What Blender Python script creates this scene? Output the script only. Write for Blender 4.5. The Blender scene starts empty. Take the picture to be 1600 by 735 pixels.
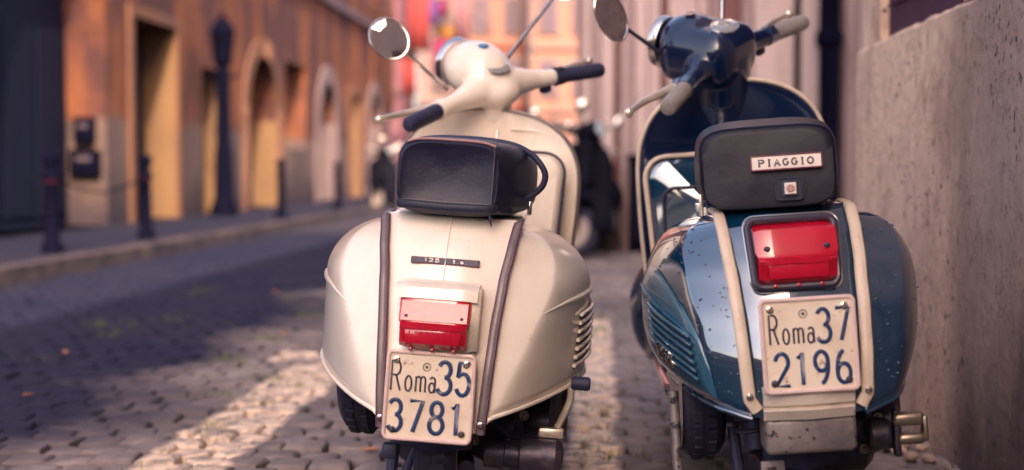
import bpy, bmesh, math, random
from mathutils import Vector, Matrix, Euler
random.seed(7)
R = math.radians; PI = math.pi
scn = bpy.context.scene
col = scn.collection

# ------------------------------------------------------------------ camera, world, sun
CAM_H = 0.76
camd = bpy.data.cameras.new('camera'); cam = bpy.data.objects.new('camera', camd); col.objects.link(cam)
scn.camera = cam
camd.sensor_width = 36; camd.lens = 50; camd.clip_end = 1000; camd.clip_start = 0.05
PITCH = math.atan((367.5 - 265) / 2222.0)
cam.location = (0, 0, CAM_H); cam.rotation_euler = (PI / 2 - PITCH, 0, 0)
camd.dof.use_dof = True; camd.dof.focus_distance = 2.90; camd.dof.aperture_fstop = 1.9; camd.dof.aperture_blades = 0

SUN_AZ, SUN_EL = 170.0, 37.0          # clockwise from +Y (the way the camera looks)
world = bpy.data.worlds.new("World"); scn.world = world; world.use_nodes = True
wn = world.node_tree.nodes; wl = world.node_tree.links
sky = wn.new('ShaderNodeTexSky'); sky.sky_type = 'NISHITA'; sky.sun_disc = False
sky.sun_elevation = R(SUN_EL); sky.sun_rotation = R(SUN_AZ); sky.dust_density = 4.0; sky.air_density = 0.8; sky.ozone_density = 1.0
tint = wn.new('ShaderNodeMix'); tint.data_type = 'RGBA'; tint.blend_type = 'MULTIPLY'; tint.inputs[0].default_value = 1.0
tint.inputs[7].default_value = (1.06, 0.90, 0.80, 1)
wl.new(sky.outputs[0], tint.inputs[6]); wl.new(tint.outputs[2], wn['Background'].inputs[0])
wn['Background'].inputs[1].default_value = 0.15
sund = bpy.data.lights.new('sun', 'SUN'); sund.energy = 2.0; sund.angle = R(0.6); sund.color = (1.0, 0.80, 0.60)
sun = bpy.data.objects.new('sun', sund); col.objects.link(sun)
sdir = Vector((math.sin(R(SUN_AZ)) * math.cos(R(SUN_EL)), math.cos(R(SUN_AZ)) * math.cos(R(SUN_EL)), math.sin(R(SUN_EL))))
sun.rotation_euler = sdir.to_track_quat('Z', 'Y').to_euler()
scn.view_settings.view_transform = 'Standard'; scn.view_settings.look = 'None'
scn.view_settings.exposure = 2.02; scn.view_settings.gamma = 1.0
scn.cycles.use_denoising = True
scn.cycles.max_bounces = 8; scn.cycles.diffuse_bounces = 4; scn.cycles.sample_clamp_indirect = 6

# ------------------------------------------------------------------ shape helpers: a shape is (verts, faces)
def T(shape, M):
    return ([M @ Vector(v) for v in shape[0]], shape[1])
def move(shape, x, y, z): return T(shape, Matrix.Translation((x, y, z)))
def rot(shape, ax, deg): return T(shape, Matrix.Rotation(R(deg), 4, ax))
def merge(shapes):
    vs, fs = [], []
    for v, f in shapes:
        n = len(vs); vs += [Vector(p) for p in v]; fs += [tuple(i + n for i in q) for q in f]
    return vs, fs
def from_bm(bm):
    bm.verts.ensure_lookup_table(); bm.verts.index_update()
    s = ([v.co.copy() for v in bm.verts], [tuple(v.index for v in f.verts) for f in bm.faces]); bm.free(); return s
def box(cx, cy, cz, sx, sy, sz, bev=0.0, seg=2):
    bm = bmesh.new(); bmesh.ops.create_cube(bm, size=1.0)
    for v in bm.verts: v.co = Vector((v.co.x * sx, v.co.y * sy, v.co.z * sz))
    if bev > 0: bmesh.ops.bevel(bm, geom=bm.edges[:], offset=bev, segments=seg, profile=0.5, affect='EDGES')
    for v in bm.verts: v.co += Vector((cx, cy, cz))
    return from_bm(bm)
def loft(rings, closed=True, caps=True):
    n = len(rings[0]); vs = [Vector(p) for r in rings for p in r]; fs = []
    for i in range(len(rings) - 1):
        for j in range(n if closed else n - 1):
            a = i * n + j; b = i * n + (j + 1) % n
            fs.append((a, b, b + n, a + n))
    if caps and closed:
        for i, rv in ((0, True), (len(rings) - 1, False)):
            c = sum((Vector(p) for p in rings[i]), Vector()) / n
            k = len(vs); vs.append(c)
            for j in range(n):
                a, b = i * n + j, i * n + (j + 1) % n
                fs.append((b, a, k) if rv else (a, b, k))
    return vs, fs
def smooth_path(pts, n=6):
    P = [Vector(p) for p in pts]
    if len(P) < 3: return P
    out = []
    for i in range(len(P) - 1):
        p0 = P[max(i - 1, 0)]; p1 = P[i]; p2 = P[i + 1]; p3 = P[min(i + 2, len(P) - 1)]
        for k in range(n):
            t = k / n
            out.append(0.5 * ((2 * p1) + (-p0 + p2) * t + (2 * p0 - 5 * p1 + 4 * p2 - p3) * t * t + (-p0 + 3 * p1 - 3 * p2 + p3) * t ** 3))
    out.append(P[-1]); return out
def tube(pts, rad, n=10, closed=False, flat=(1, 1), up=None):
    P = [Vector(p) for p in pts]; m = len(P); rings = []; N = None
    for i in range(m):
        a = P[i - 1] if (i > 0 or closed) else P[0]; b = P[(i + 1) % m] if (i < m - 1 or closed) else P[-1]
        t = (b - a).normalized()
        if up is not None: N = (Vector(up) - t * Vector(up).dot(t)).normalized()
        elif N is None:
            N = t.orthogonal().normalized()
        else: N = (N - t * N.dot(t)).normalized()
        B = t.cross(N); r = rad[i] if isinstance(rad, (list, tuple)) else rad
        rings.append([P[i] + N * (math.cos(2 * PI * k / n) * r * flat[0]) + B * (math.sin(2 * PI * k / n) * r * flat[1]) for k in range(n)])
    if closed:
        rings.append(rings[0]); return loft(rings, True, False)
    return loft(rings)
def lathe(prof, n=32, axis='Z'):          # prof: (radius, height)
    rings = [[Vector((r * math.cos(2 * PI * k / n), r * math.sin(2 * PI * k / n), h)) for k in range(n)] for r, h in prof]
    s = loft(rings, True, True)
    if axis == 'X': s = rot(s, 'Y', 90)
    if axis == 'Y': s = rot(s, 'X', -90)
    return s
def ellipsoid(cx, cy, cz, rx, ry, rz, n=20, m=12):
    prof = [(max(math.sin(PI * i / m), 1e-3), -math.cos(PI * i / m)) for i in range(m + 1)]
    return T(lathe(prof, n), Matrix.Translation((cx, cy, cz)) @ Matrix.Diagonal((rx, ry, rz, 1)))
def superell(cx, cz, a, b, n, N=28):      # ring in the x,z plane
    out = []
    for k in range(N):
        t = 2 * PI * (k + .5) / N; c, s = math.cos(t), math.sin(t)
        out.append((cx + a * math.copysign(abs(c) ** (2 / n), c), cz + b * math.copysign(abs(s) ** (2 / n), s)))
    return out
def interp(tab, x):
    if x <= tab[0][0]: return tab[0][1]
    for (a, u), (b, v) in zip(tab, tab[1:]):
        if x <= b:
            t = (x - a) / (b - a); t = t * t * (3 - 2 * t) * .35 + t * .65
            return u + (v - u) * t
    return tab[-1][1]
def mesh_from(name, shape, mat, angle=35):
    me = bpy.data.meshes.new(name); vs, fs = shape
    me.from_pydata([tuple(v) for v in vs], [], fs); me.update()
    bm = bmesh.new(); bm.from_mesh(me); bmesh.ops.remove_doubles(bm, verts=bm.verts, dist=1e-5)
    bmesh.ops.recalc_face_normals(bm, faces=bm.faces); bm.to_mesh(me); bm.free()
    if angle > 0:
        me.shade_smooth()
        if angle < 180: me.set_sharp_from_angle(angle=R(angle))
    if mat: me.materials.append(mat)
    return me
def obj(name, shape, mat, parent=None, angle=35, label=None, kind=None, solid=0, subd=0, loc=None):
    if isinstance(shape, list): shape = merge(shape)
    o = bpy.data.objects.new(name, mesh_from(name, shape, mat, angle)); col.objects.link(o)
    if parent: o.parent = parent
    if loc: o.location = loc
    if label: o['label'] = label
    if kind: o['kind'] = kind
    if solid:
        m = o.modifiers.new('solid', 'SOLIDIFY'); m.thickness = solid; m.offset = -1
    if subd:
        m = o.modifiers.new('sub', 'SUBSURF'); m.levels = m.render_levels = subd
    return o
def remeshed(name, shape, mat, parent, voxel=0.006, it=6):
    o = bpy.data.objects.new(name + '_tmp', mesh_from('t', merge(shape), None, 0)); col.objects.link(o)
    m = o.modifiers.new('r', 'REMESH'); m.mode = 'VOXEL'; m.voxel_size = voxel
    m = o.modifiers.new('s', 'SMOOTH'); m.factor = 0.5; m.iterations = it
    dg = bpy.context.evaluated_depsgraph_get(); me = bpy.data.meshes.new_from_object(o.evaluated_get(dg))
    bpy.data.objects.remove(o); me.name = name
    me.materials.clear(); me.materials.append(mat); me.shade_smooth()
    o = bpy.data.objects.new(name, me); col.objects.link(o); o.parent = parent; return o
def tag(o, label=None, cat=None, group=None, kind=None):
    if label: o['label'] = label
    if cat: o['category'] = cat
    if group: o['group'] = group
    if kind: o['kind'] = kind
    return o
def empty(name, loc=(0, 0, 0), rz=0, label=None, cat=None, group=None):
    o = bpy.data.objects.new(name, None); col.objects.link(o); o.location = loc; o.rotation_euler = (0, 0, rz)
    o.empty_display_size = .1
    return tag(o, label, cat, group)
def copy_tree(o, parent=None):
    c = o.copy(); col.objects.link(c); c.parent = parent
    for ch in [x for x in bpy.data.objects if x.parent == o]: copy_tree(ch, c)
    return c

# ------------------------------------------------------------------ materials
def mat(name, base, rough=0.5, metal=0.0, coat=0.0, noise=None, bump=None, coat_rough=0.05, spec=0.5):
    """noise: list of (scale, colour, lo, hi, amount, stretch) blotches over the base; bump: (scale, strength, distance)"""
    m = bpy.data.materials.new(name); m.use_nodes = True; nt = m.node_tree; N = nt.nodes; L = nt.links
    b = N['Principled BSDF']; b.inputs['Base Color'].default_value = (*base, 1); b.inputs['Roughness'].default_value = rough
    b.inputs['Metallic'].default_value = metal; b.inputs['Coat Weight'].default_value = coat; b.inputs['Coat Roughness'].default_value = coat_rough
    b.inputs['Specular IOR Level'].default_value = spec
    tc = N.new('ShaderNodeTexCoord'); src = None
    geo = tc.outputs['Object']
    if noise:
        for (sc, c, lo, hi, amt, st) in noise:
            mp = N.new('ShaderNodeMapping'); mp.inputs['Scale'].default_value = st
            L.new(geo, mp.inputs['Vector'])
            n = N.new('ShaderNodeTexNoise'); n.inputs['Scale'].default_value = sc; n.inputs['Detail'].default_value = 5; n.inputs['Roughness'].default_value = .62
            L.new(mp.outputs[0], n.inputs['Vector'])
            mr = N.new('ShaderNodeMapRange'); mr.inputs[1].default_value = lo; mr.inputs[2].default_value = hi; mr.inputs[4].default_value = amt
            L.new(n.outputs[0], mr.inputs[0])
            mx = N.new('ShaderNodeMix'); mx.data_type = 'RGBA'
            if src is None: mx.inputs[6].default_value = (*base, 1)
            else: L.new(src, mx.inputs[6])
            mx.inputs[7].default_value = (*c, 1); L.new(mr.outputs[0], mx.inputs[0]); src = mx.outputs[2]
        L.new(src, b.inputs['Base Color'])
    if bump:
        n = N.new('ShaderNodeTexNoise'); n.inputs['Scale'].default_value = bump[0]; n.inputs['Detail'].default_value = 6
        L.new(geo, n.inputs['Vector']); bp = N.new('ShaderNodeBump'); bp.inputs['Strength'].default_value = bump[1]; bp.inputs['Distance'].default_value = bump[2]
        L.new(n.outputs[0], bp.inputs['Height']); L.new(bp.outputs[0], b.inputs['Normal'])
    return m
ONE = (1, 1, 1)
NAVY = (.014, .015, .052)
M = {}
M['cream'] = mat('cream_paint', (.86, .75, .64), .30, 0, .8, [(9, (.66, .52, .40), .52, .85, .35, ONE), (60, (.42, .29, .20), .66, .74, .5, ONE), (11, (.60, .46, .35), .54, .75, .45, (1, 1, .16)), (3, (.70, .56, .45), .5, .7, .4, ONE)], (2.2, .12, .02), .12)
M['blue'] = mat('blue_paint', (.001, .028, .070), .13, 0, 1.0, [(5, (.002, .038, .085), .45, .8, .5, ONE)], (3, .06, .01), .02)
M['blue_deep'] = mat('deep_blue_paint', (.001, .009, .042), .22, 0, .8, None, (3, .06, .01), .05)
M['blue_emboss'] = mat('blue_paint_sheen', (.020, .085, .14), .25, 0, .9, None, (3, .05, .01), .06)  # paler copy of the blue: reflection on the raised panel painted in
M['cream_trim'] = mat('cream_rubber_trim', (.62, .49, .38), .45, 0, .1, [(30, (.36, .26, .20), .5, .8, .5, ONE)])
M['grey_trim'] = mat('worn_grey_trim', (.20, .16, .155), .4, .25, 0, [(20, (.09, .07, .09), .4, .7, .6, (1, 1, .4))])
M['plum_trim'] = mat('plum_rubber_edge', (.10, .035, .075), .5)
M['chrome'] = mat('chrome', (.72, .66, .62), .16, 1.0, 0, [(25, (.45, .38, .34), .5, .8, .5, ONE)])
M['alloy'] = mat('dull_alloy', (.82, .70, .58), .32, .7, 0, [(14, (.32, .24, .20), .45, .75, .7, ONE)], (60, .15, .002))
M['bumper'] = mat('pale_bumper_metal', (.78, .66, .56), .30, .30, .3, [(16, (.55, .43, .35), .5, .75, .5, ONE)])
M['old_alloy'] = mat('tarnished_pedal_metal', (.30, .24, .19), .35, .8, 0, [(14, (.12, .09, .07), .45, .75, .8, ONE)])
M['dirty_alloy'] = mat('mud_spattered_metal', (.24, .20, .19), .55, .4, 0, [(10, (.10, .085, .10), .45, .65, .8, ONE), (38, (.012, .010, .018), .585, .62, .95, ONE), (7, (.30, .20, .14), .55, .75, .6, ONE)], (40, .3, .004))
M['engine'] = mat('oily_engine_metal', (.050, .042, .068), .42, .45, 0, [(14, (.16, .11, .09), .5, .75, .8, ONE), (40, (.015, .013, .025), .5, .7, .7, ONE)], (50, .4, .004))
M['rubber'] = mat('black_rubber', NAVY, .62, 0, 0, [(30, (.035, .032, .055), .45, .7, .6, ONE)], (90, .2, .002))
M['tyre'] = mat('tyre_rubber', (.012, .012, .036), .75, 0, 0, [(14, (.05, .042, .048), .45, .75, .6, ONE)], (120, .4, .003))
M['rim'] = mat('wheel_rim_paint', (.50, .41, .36), .45, .2, 0, [(10, (.22, .16, .14), .45, .7, .6, ONE)])
M['leather'] = mat('black_leather', (.009, .009, .032), .46, 0, .05, [(16, (.036, .030, .050), .48, .78, .8, ONE), (110, (.09, .07, .085), .60, .72, .4, ONE)], (160, .45, .0015), .3, .4)
M['vinyl'] = mat('black_vinyl', (.004, .004, .014), .50, 0, .05, [(7, (.014, .012, .022), .5, .8, .7, ONE)], (6, .5, .02), .28, .3)
M['piping'] = mat('faded_pink_piping', (.42, .22, .20), .5)
M['thread'] = mat('pale_thread', (.20, .16, .16), .7)
M['lens'] = mat('red_lens', (.50, .006, .030), .16, 0, 1.0, [(12, (.34, .003, .018), .4, .7, .7, ONE)], None, .04)
M['lens_sheen'] = mat('red_lens_sky_sheen', (.66, .20, .20), .35, 0, .6, [(10, (.60, .08, .09), .45, .75, .6, ONE)], None, .2)  # pale pink: sky reflection on the lens's upper slope, put into the colour
M['plate'] = mat('plate_enamel', (.74, .61, .48), .38, 0, .2, [(11, (.58, .40, .28), .48, .72, .75, ONE), (55, (.26, .13, .07), .63, .70, .8, ONE)], (14, .35, .006), .2)
M['plate_rim'] = mat('plate_rim_enamel', (.70, .50, .46), .35, 0, .3, [(12, (.45, .26, .25), .5, .8, .6, ONE)])
M['ink'] = mat('navy_enamel', (.008, .030, .105), .35, 0, .3, [(38, (.42, .36, .32), .60, .68, .85, ONE)])
M['ink_dark'] = mat('dark_plate_ink', (.030, .020, .045), .4, 0, .2, [(40, (.30, .22, .2), .62, .70, .6, ONE)])
M['badge_white'] = mat('white_badge_enamel', (.72, .60, .54), .3, 0, .4)
M['badge_red'] = mat('maroon_badge_edge', (.13, .03, .05), .35, 0, .3)
M['badge_black'] = mat('black_badge', (.03, .022, .045), .35, 0, .3)
M['badge_blue'] = mat('blue_badge', (.02, .16, .34), .3, 0, .5)
M['glass'] = mat('dial_glass', (.30, .30, .30), .08, .2, 1.0)
M['mirror'] = mat('mirror_glass', (.52, .45, .46), .03, 1.0)
M['grip_grey'] = mat('grey_rubber_grip', (.27, .235, .215), .5, 0, 0, [(30, (.17, .15, .15), .45, .7, .7, ONE)])
M['drop'] = mat('water_drop', (.02, .05, .09), .05, 0, 1.0)
M['iron'] = mat('black_iron', (.003, .003, .012), .8, 0, 0, spec=.05)
M['redband'] = mat('red_reflector_band', (.16, .012, .03), .4)

M['blue'].node_tree.nodes['Principled BSDF'].inputs['Coat IOR'].default_value = 2.5
M['blue'].node_tree.nodes['Principled BSDF'].inputs['Specular IOR Level'].default_value = .8
def position_mat(name, build, rough=.8):
    m = bpy.data.materials.new(name); m.use_nodes = True; nt = m.node_tree; N = nt.nodes; L = nt.links
    b = N['Principled BSDF']; b.inputs['Roughness'].default_value = max(rough, .8); b.inputs['Specular IOR Level'].default_value = .18
    g = N.new('ShaderNodeNewGeometry')
    def noise(scale, stretch=ONE, detail=5, off=0.0, rg=.6):
        mp = N.new('ShaderNodeMapping'); mp.inputs['Scale'].default_value = stretch; mp.inputs['Location'].default_value = (off, off * .7, off * .3)
        L.new(g.outputs['Position'], mp.inputs['Vector'])
        n = N.new('ShaderNodeTexNoise'); n.inputs['Scale'].default_value = scale; n.inputs['Detail'].default_value = detail; n.inputs['Roughness'].default_value = rg
        L.new(mp.outputs[0], n.inputs['Vector']); return n.outputs[0]
    def mix(f, a, c, blend='MIX'):
        x = N.new('ShaderNodeMix'); x.data_type = 'RGBA'; x.blend_type = blend
        for k, s in ((0, f), (6, a), (7, c)):
            if isinstance(s, (int, float)): x.inputs[k].default_value = s
            elif isinstance(s, tuple): x.inputs[k].default_value = (*s, 1)
            else: L.new(s, x.inputs[k])
        return x.outputs[2]
    def ramp(v, lo, hi, a=0.0, c=1.0):
        r = N.new('ShaderNodeMapRange'); r.inputs[1].default_value = lo; r.inputs[2].default_value = hi; r.inputs[3].default_value = a; r.inputs[4].default_value = c
        L.new(v, r.inputs[0]); return r.outputs[0]
    def math_(op, a, c=None):
        x = N.new('ShaderNodeMath'); x.operation = op
        for k, s in ((0, a), (1, c)):
            if s is None: continue
            if isinstance(s, (int, float)): x.inputs[k].default_value = s
            else: L.new(s, x.inputs[k])
        return x.outputs[0]
    sep = N.new('ShaderNodeSeparateXYZ'); L.new(g.outputs['Position'], sep.inputs[0])
    colr, height, dist, strength = build(noise, mix, ramp, math_, sep, N, L, g)
    L.new(colr, b.inputs['Base Color'])
    if height is not None:
        bp = N.new('ShaderNodeBump'); bp.inputs['Strength'].default_value = strength; bp.inputs['Distance'].default_value = dist
        L.new(height, bp.inputs['Height']); L.new(bp.outputs[0], b.inputs['Normal'])
    return m
STREET = R(3.6); SS, SC = math.sin(STREET), math.cos(STREET)     # the street runs 3.6 degrees right of the view
def st(s, t, z=0): return Vector((t * SC + s * SS, s * SC - t * SS, z))

def stone_build(noise, mix, ramp, math_, sep, N, L, g):
    oi = N.new('ShaderNodeObjectInfo')
    base = mix(ramp(noise(9.0, detail=3), .3, .7), (.14, .112, .115), (.31, .245, .225))
    base = mix(ramp(noise(1.1, off=5), .42, .68, 0, .75), base, (.075, .062, .075))
    base = mix(ramp(noise(70, detail=3), .55, .8, 0, .5), base, (.26, .21, .18))
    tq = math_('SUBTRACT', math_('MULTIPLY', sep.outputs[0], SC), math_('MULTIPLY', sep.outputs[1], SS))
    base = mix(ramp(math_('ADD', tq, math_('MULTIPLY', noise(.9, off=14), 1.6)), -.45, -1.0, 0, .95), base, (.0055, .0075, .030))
    # pale warm bands broken up by noise: street coordinate t
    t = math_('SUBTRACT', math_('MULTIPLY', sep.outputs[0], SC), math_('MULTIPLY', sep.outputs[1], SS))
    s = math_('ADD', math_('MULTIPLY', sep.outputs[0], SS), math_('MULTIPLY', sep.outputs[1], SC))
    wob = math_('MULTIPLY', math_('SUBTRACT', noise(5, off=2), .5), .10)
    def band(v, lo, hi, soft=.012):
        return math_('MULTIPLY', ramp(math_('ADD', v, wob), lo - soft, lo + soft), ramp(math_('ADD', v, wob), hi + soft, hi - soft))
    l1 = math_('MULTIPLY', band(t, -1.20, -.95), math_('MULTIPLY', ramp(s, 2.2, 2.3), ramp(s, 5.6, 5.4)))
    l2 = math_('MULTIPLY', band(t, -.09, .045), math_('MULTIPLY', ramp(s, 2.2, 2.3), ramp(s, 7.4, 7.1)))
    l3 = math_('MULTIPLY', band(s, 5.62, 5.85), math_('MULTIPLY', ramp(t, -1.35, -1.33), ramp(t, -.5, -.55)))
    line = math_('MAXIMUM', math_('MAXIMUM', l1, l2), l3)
    breakup = ramp(noise(16, off=9, detail=6, rg=.7), .38, .56, .12, .95)
    base = mix(math_('MULTIPLY', line, breakup), base, (.78, .58, .43))
    return base, noise(55, detail=5), .004, .5
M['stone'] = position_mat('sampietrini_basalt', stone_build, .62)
def joint_build(noise, mix, ramp, math_, sep, N, L, g):
    c = mix(ramp(noise(14), .35, .65), (.012, .011, .020), (.035, .027, .028))
    c = mix(ramp(noise(3.2, off=3), .58, .7, 0, .8), c, (.040, .055, .020))
    return c, noise(120), .006, .6
M['joint'] = position_mat('dirt_in_joints', joint_build, .9)
def road_build(noise, mix, ramp, math_, sep, N, L, g):
    v = N.new('ShaderNodeTexVoronoi'); v.feature = 'DISTANCE_TO_EDGE'; v.inputs['Scale'].default_value = 8.3; v.inputs['Randomness'].default_value = .6
    L.new(g.outputs['Position'], v.inputs['Vector'])
    c = mix(ramp(noise(2.0), .35, .7), (.035, .034, .055), (.07, .056, .070))
    c = mix(ramp(v.outputs[0], .03, .09, 1, 0), c, (.03, .025, .035))
    return c, v.outputs[0], .01, .5
M['road'] = position_mat('far_cobbles', road_build, .7)
def pave_build(noise, mix, ramp, math_, sep, N, L, g):
    c = mix(ramp(noise(3.0), .35, .7), (.010, .012, .034), (.026, .023, .040))
    return c, noise(40), .004, .4
M['pavement'] = position_mat('pavement_asphalt', pave_build, .8)
def kerb_build(noise, mix, ramp, math_, sep, N, L, g):
    c = mix(ramp(noise(4.0), .35, .7), (.030, .026, .042), (.13, .092, .085))
    return c, noise(60), .003, .4
M['kerb'] = position_mat('travertine_kerb', kerb_build, .7)
def orange_build(noise, mix, ramp, math_, sep, N, L, g):
    c = mix(ramp(noise(.55, (1, 1, .6)), .38, .62), (.125, .045, .028), (.25, .090, .043))
    c = mix(ramp(noise(.9, (1.2, 1.2, .45), off=7), .43, .56, 0, .88), c, (.062, .030, .036))
    c = mix(ramp(noise(3.5, (1, 1, .35), off=3), .52, .75, 0, .5), c, (.045, .025, .034))
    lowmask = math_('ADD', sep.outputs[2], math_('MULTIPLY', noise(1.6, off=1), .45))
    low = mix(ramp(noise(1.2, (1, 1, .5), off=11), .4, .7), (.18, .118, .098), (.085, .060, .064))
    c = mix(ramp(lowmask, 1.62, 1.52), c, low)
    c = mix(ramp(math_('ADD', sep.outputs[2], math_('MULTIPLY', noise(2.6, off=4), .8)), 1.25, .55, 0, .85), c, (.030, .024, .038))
    return c, noise(18), .01, .5
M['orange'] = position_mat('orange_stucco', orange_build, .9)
def dado_mat(name, a, b_, dirt=(.10, .07, .08)):
    def bld(noise, mix, ramp, math_, sep, N, L, g):
        c = mix(ramp(noise(1.3, (1, 1, .4)), .35, .65), a, b_)
        c = mix(ramp(noise(2.4, (1, 1, .3), off=6), .55, .75, 0, .6), c, dirt)
        return c, noise(30), .006, .4
    return position_mat(name, bld, .85)
M['surround'] = dado_mat('pale_orange_surround', (.19, .09, .055), (.14, .068, .048))
M['pale_surround'] = dado_mat('pale_stone_surround', (.21, .15, .15), (.15, .108, .115))
M['sandpaint'] = dado_mat('sand_reveal', (.23, .130, .066), (.16, .092, .055))
M['darkwood'] = dado_mat('dark_stained_wood', (.005, .007, .024), (.007, .008, .026), (.004, .005, .018))
M['greyshutter'] = dado_mat('grey_shutter_paint', (.10, .075, .10), (.14, .10, .12))
M['stripe_pale'] = dado_mat('pale_mauve_boards', (.60, .46, .44), (.50, .375, .37))
M['stripe_mid'] = dado_mat('dusty_rose_boards', (.40, .29, .29), (.33, .235, .24))
M['stripe_rust'] = dado_mat('rust_red_boards', (.22, .095, .09), (.17, .08, .085))
M['farpeach'] = dado_mat('peach_stucco', (.33, .175, .13), (.27, .135, .11), (.19, .11, .095))
M['farpink'] = dado_mat('pale_pink_stucco', (.32, .22, .205), (.26, .175, .175), (.17, .11, .115))
M['farplum'] = dado_mat('plum_stucco', (.24, .11, .13), (.17, .08, .11))
M['clothmag'] = dado_mat('magenta_cloth', (.22, .025, .07), (.16, .02, .07), (.1, .02, .06))
M['clothyel'] = dado_mat('amber_cloth', (.30, .14, .035), (.26, .12, .035), (.2, .1, .03))
M['clothvio'] = dado_mat('violet_cloth', (.12, .05, .20), (.09, .05, .16), (.08, .04, .12))
M['clothred'] = dado_mat('red_cloth', (.27, .045, .04), (.2, .035, .04), (.13, .025, .03))
def wall_build(noise, mix, ramp, math_, sep, N, L, g):
    c = mix(ramp(noise(1.9, (1, 1, .45), rg=.7), .42, .60), (.84, .585, .43), (.62, .43, .33))
    c = mix(ramp(noise(5, (1, 1, .28), off=8), .50, .74, 0, .3), c, (.26, .18, .165))
    streak = ramp(noise(7, (1, 1, .14), off=4), .56, .74, 0, .2)
    c = mix(streak, c, (.15, .10, .095))
    # darker, cooler tone growing towards the near end of the wall and its foot
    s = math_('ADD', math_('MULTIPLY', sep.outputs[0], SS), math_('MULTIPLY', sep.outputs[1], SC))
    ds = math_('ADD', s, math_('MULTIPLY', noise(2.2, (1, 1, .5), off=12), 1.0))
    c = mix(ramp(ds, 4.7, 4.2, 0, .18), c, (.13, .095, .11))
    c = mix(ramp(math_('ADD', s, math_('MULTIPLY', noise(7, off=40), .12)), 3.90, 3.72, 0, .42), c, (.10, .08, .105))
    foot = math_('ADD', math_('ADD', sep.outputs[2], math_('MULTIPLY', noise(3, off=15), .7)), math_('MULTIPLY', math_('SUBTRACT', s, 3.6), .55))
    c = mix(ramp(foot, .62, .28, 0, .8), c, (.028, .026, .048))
    pit = ramp(noise(52, (1, 1, .62), off=21, detail=4), .62, .648)
    zone = ramp(noise(2.2, (1, 1, .4), off=30), .47, .56, .08, 1)
    pz = math_('MULTIPLY', pit, zone)
    c = mix(ramp(noise(26, off=33, detail=6, rg=.75), .45, .68, 0, .35), c, (.27, .18, .16))
    c = mix(ramp(noise(1.3, (1, 1, .8), off=52, rg=.75), .54, .60, 0, .5), c, (.30, .19, .145))
    c = mix(ramp(math_('ABSOLUTE', math_('SUBTRACT', noise(1.8, off=61, detail=8), .5)), .006, .0, 0, .55), c, (.13, .085, .08))
    c = mix(pz, c, (.04, .026, .032))
    h = math_('SUBTRACT', math_('MULTIPLY', noise(22), .6), math_('MULTIPLY', pz, 1.2))
    return c, h, .012, .7
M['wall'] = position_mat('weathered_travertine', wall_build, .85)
M['maroon'] = dado_mat('maroon_shutter_paint', (.075, .032, .055), (.060, .028, .05), (.04, .024, .045))
M['grass'] = mat('grass_blades', (.10, .14, .030), .8, 0, 0, [(8, (.15, .18, .04), .4, .7, .8, ONE)])

# ------------------------------------------------------------------ ground, street
BIG = 400
ground = obj('ground', ([(-BIG, -BIG, -.034), (BIG, -BIG, -.034), (BIG, BIG, -.034), (-BIG, BIG, -.034)], [(0, 1, 2, 3)]), M['joint'], kind='structure', angle=0)
FAR0 = 17.0
road = obj('street', ([st(FAR0, -3.9, -.004), st(FAR0, 6, -.004), st(80, 6, -.004), st(80, -3.9, -.004)], [(0, 1, 2, 3)]), M['road'], kind='structure', angle=0)
def stone_shape(rng, a=.0562, b=.0562):
    cs = [(-a, -b), (0, -b), (a, -b), (a, 0), (a, b), (0, b), (-a, b), (-a, 0)]
    cs = [(x + rng.uniform(-.007, .005), y + rng.uniform(-.007, .005)) for x, y in cs]
    cs = [(x * (.97 if i % 2 == 0 else 1), y * (.97 if i % 2 == 0 else 1)) for i, (x, y) in enumerate(cs)]
    tilt = (rng.uniform(-.07, .07), rng.uniform(-.07, .07))
    rings = [[(x, y, -.04) for x, y in cs], [(x, y, -.009 + x * tilt[0] + y * tilt[1]) for x, y in cs],
             [(x * .95, y * .95, -.003 + x * tilt[0] + y * tilt[1]) for x, y in cs], [(x * .78, y * .78, .0005 + rng.uniform(-.001, .001)) for x, y in cs]]
    n = 8; vs = [p for r in rings for p in r]; fs = []
    for i in range(3):
        for j in range(n):
            fs.append((i * n + j, i * n + (j + 1) % n, (i + 1) * n + (j + 1) % n, (i + 1) * n + j))
    fs.append(tuple(range(24, 32)))
    return vs, fs
rng = random.Random(3)
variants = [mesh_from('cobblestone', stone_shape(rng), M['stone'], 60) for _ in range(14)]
vdata = [([v.co.copy() for v in me.vertices], [tuple(p.vertices) for p in me.polygons]) for me in variants]
spots = []
PS = .118
s_ = 2.6; row = 0
while s_ < FAR0:
    tmin, tmax = -3.82, (1.02 if s_ < 5.05 else 4.2)
    t_ = tmin + (row % 2) * PS * .5
    while t_ < tmax:
        tt = t_ + rng.uniform(-.007, .007); s2 = s_ + .03 * math.sin(t_ * 2.1) + .022 * math.sin(t_ * 7 + s_) + rng.uniform(-.006, .006)
        p = st(s2, tt)
        if abs(p.x) / p.y < .45: spots.append((p, rng.uniform(-.13, .13) + STREET * -1, rng.randrange(14), rng.uniform(.92, 1.06), rng.uniform(-.008, .005), rng.randrange(4)))
        t_ += PS
    s_ += PS; row += 1
def seen(p):
    px = 800 + 2222 * p.x / p.y; py = 265 + 2222 * CAM_H / p.y
    if not (0 < px < 1600 and py < 732): return False
    if 545 < px < 905 or 1080 < px < 1420 or px > 1500: return False
    return True
spots.sort(key=lambda q: (0 if seen(q[0]) else 1, q[0].y))
big, rest = spots[:298], spots[298:]
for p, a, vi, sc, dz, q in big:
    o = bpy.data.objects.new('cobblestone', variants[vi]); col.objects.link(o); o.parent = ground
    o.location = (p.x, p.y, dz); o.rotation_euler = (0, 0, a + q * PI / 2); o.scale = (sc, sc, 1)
vs, fs = [], []
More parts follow.
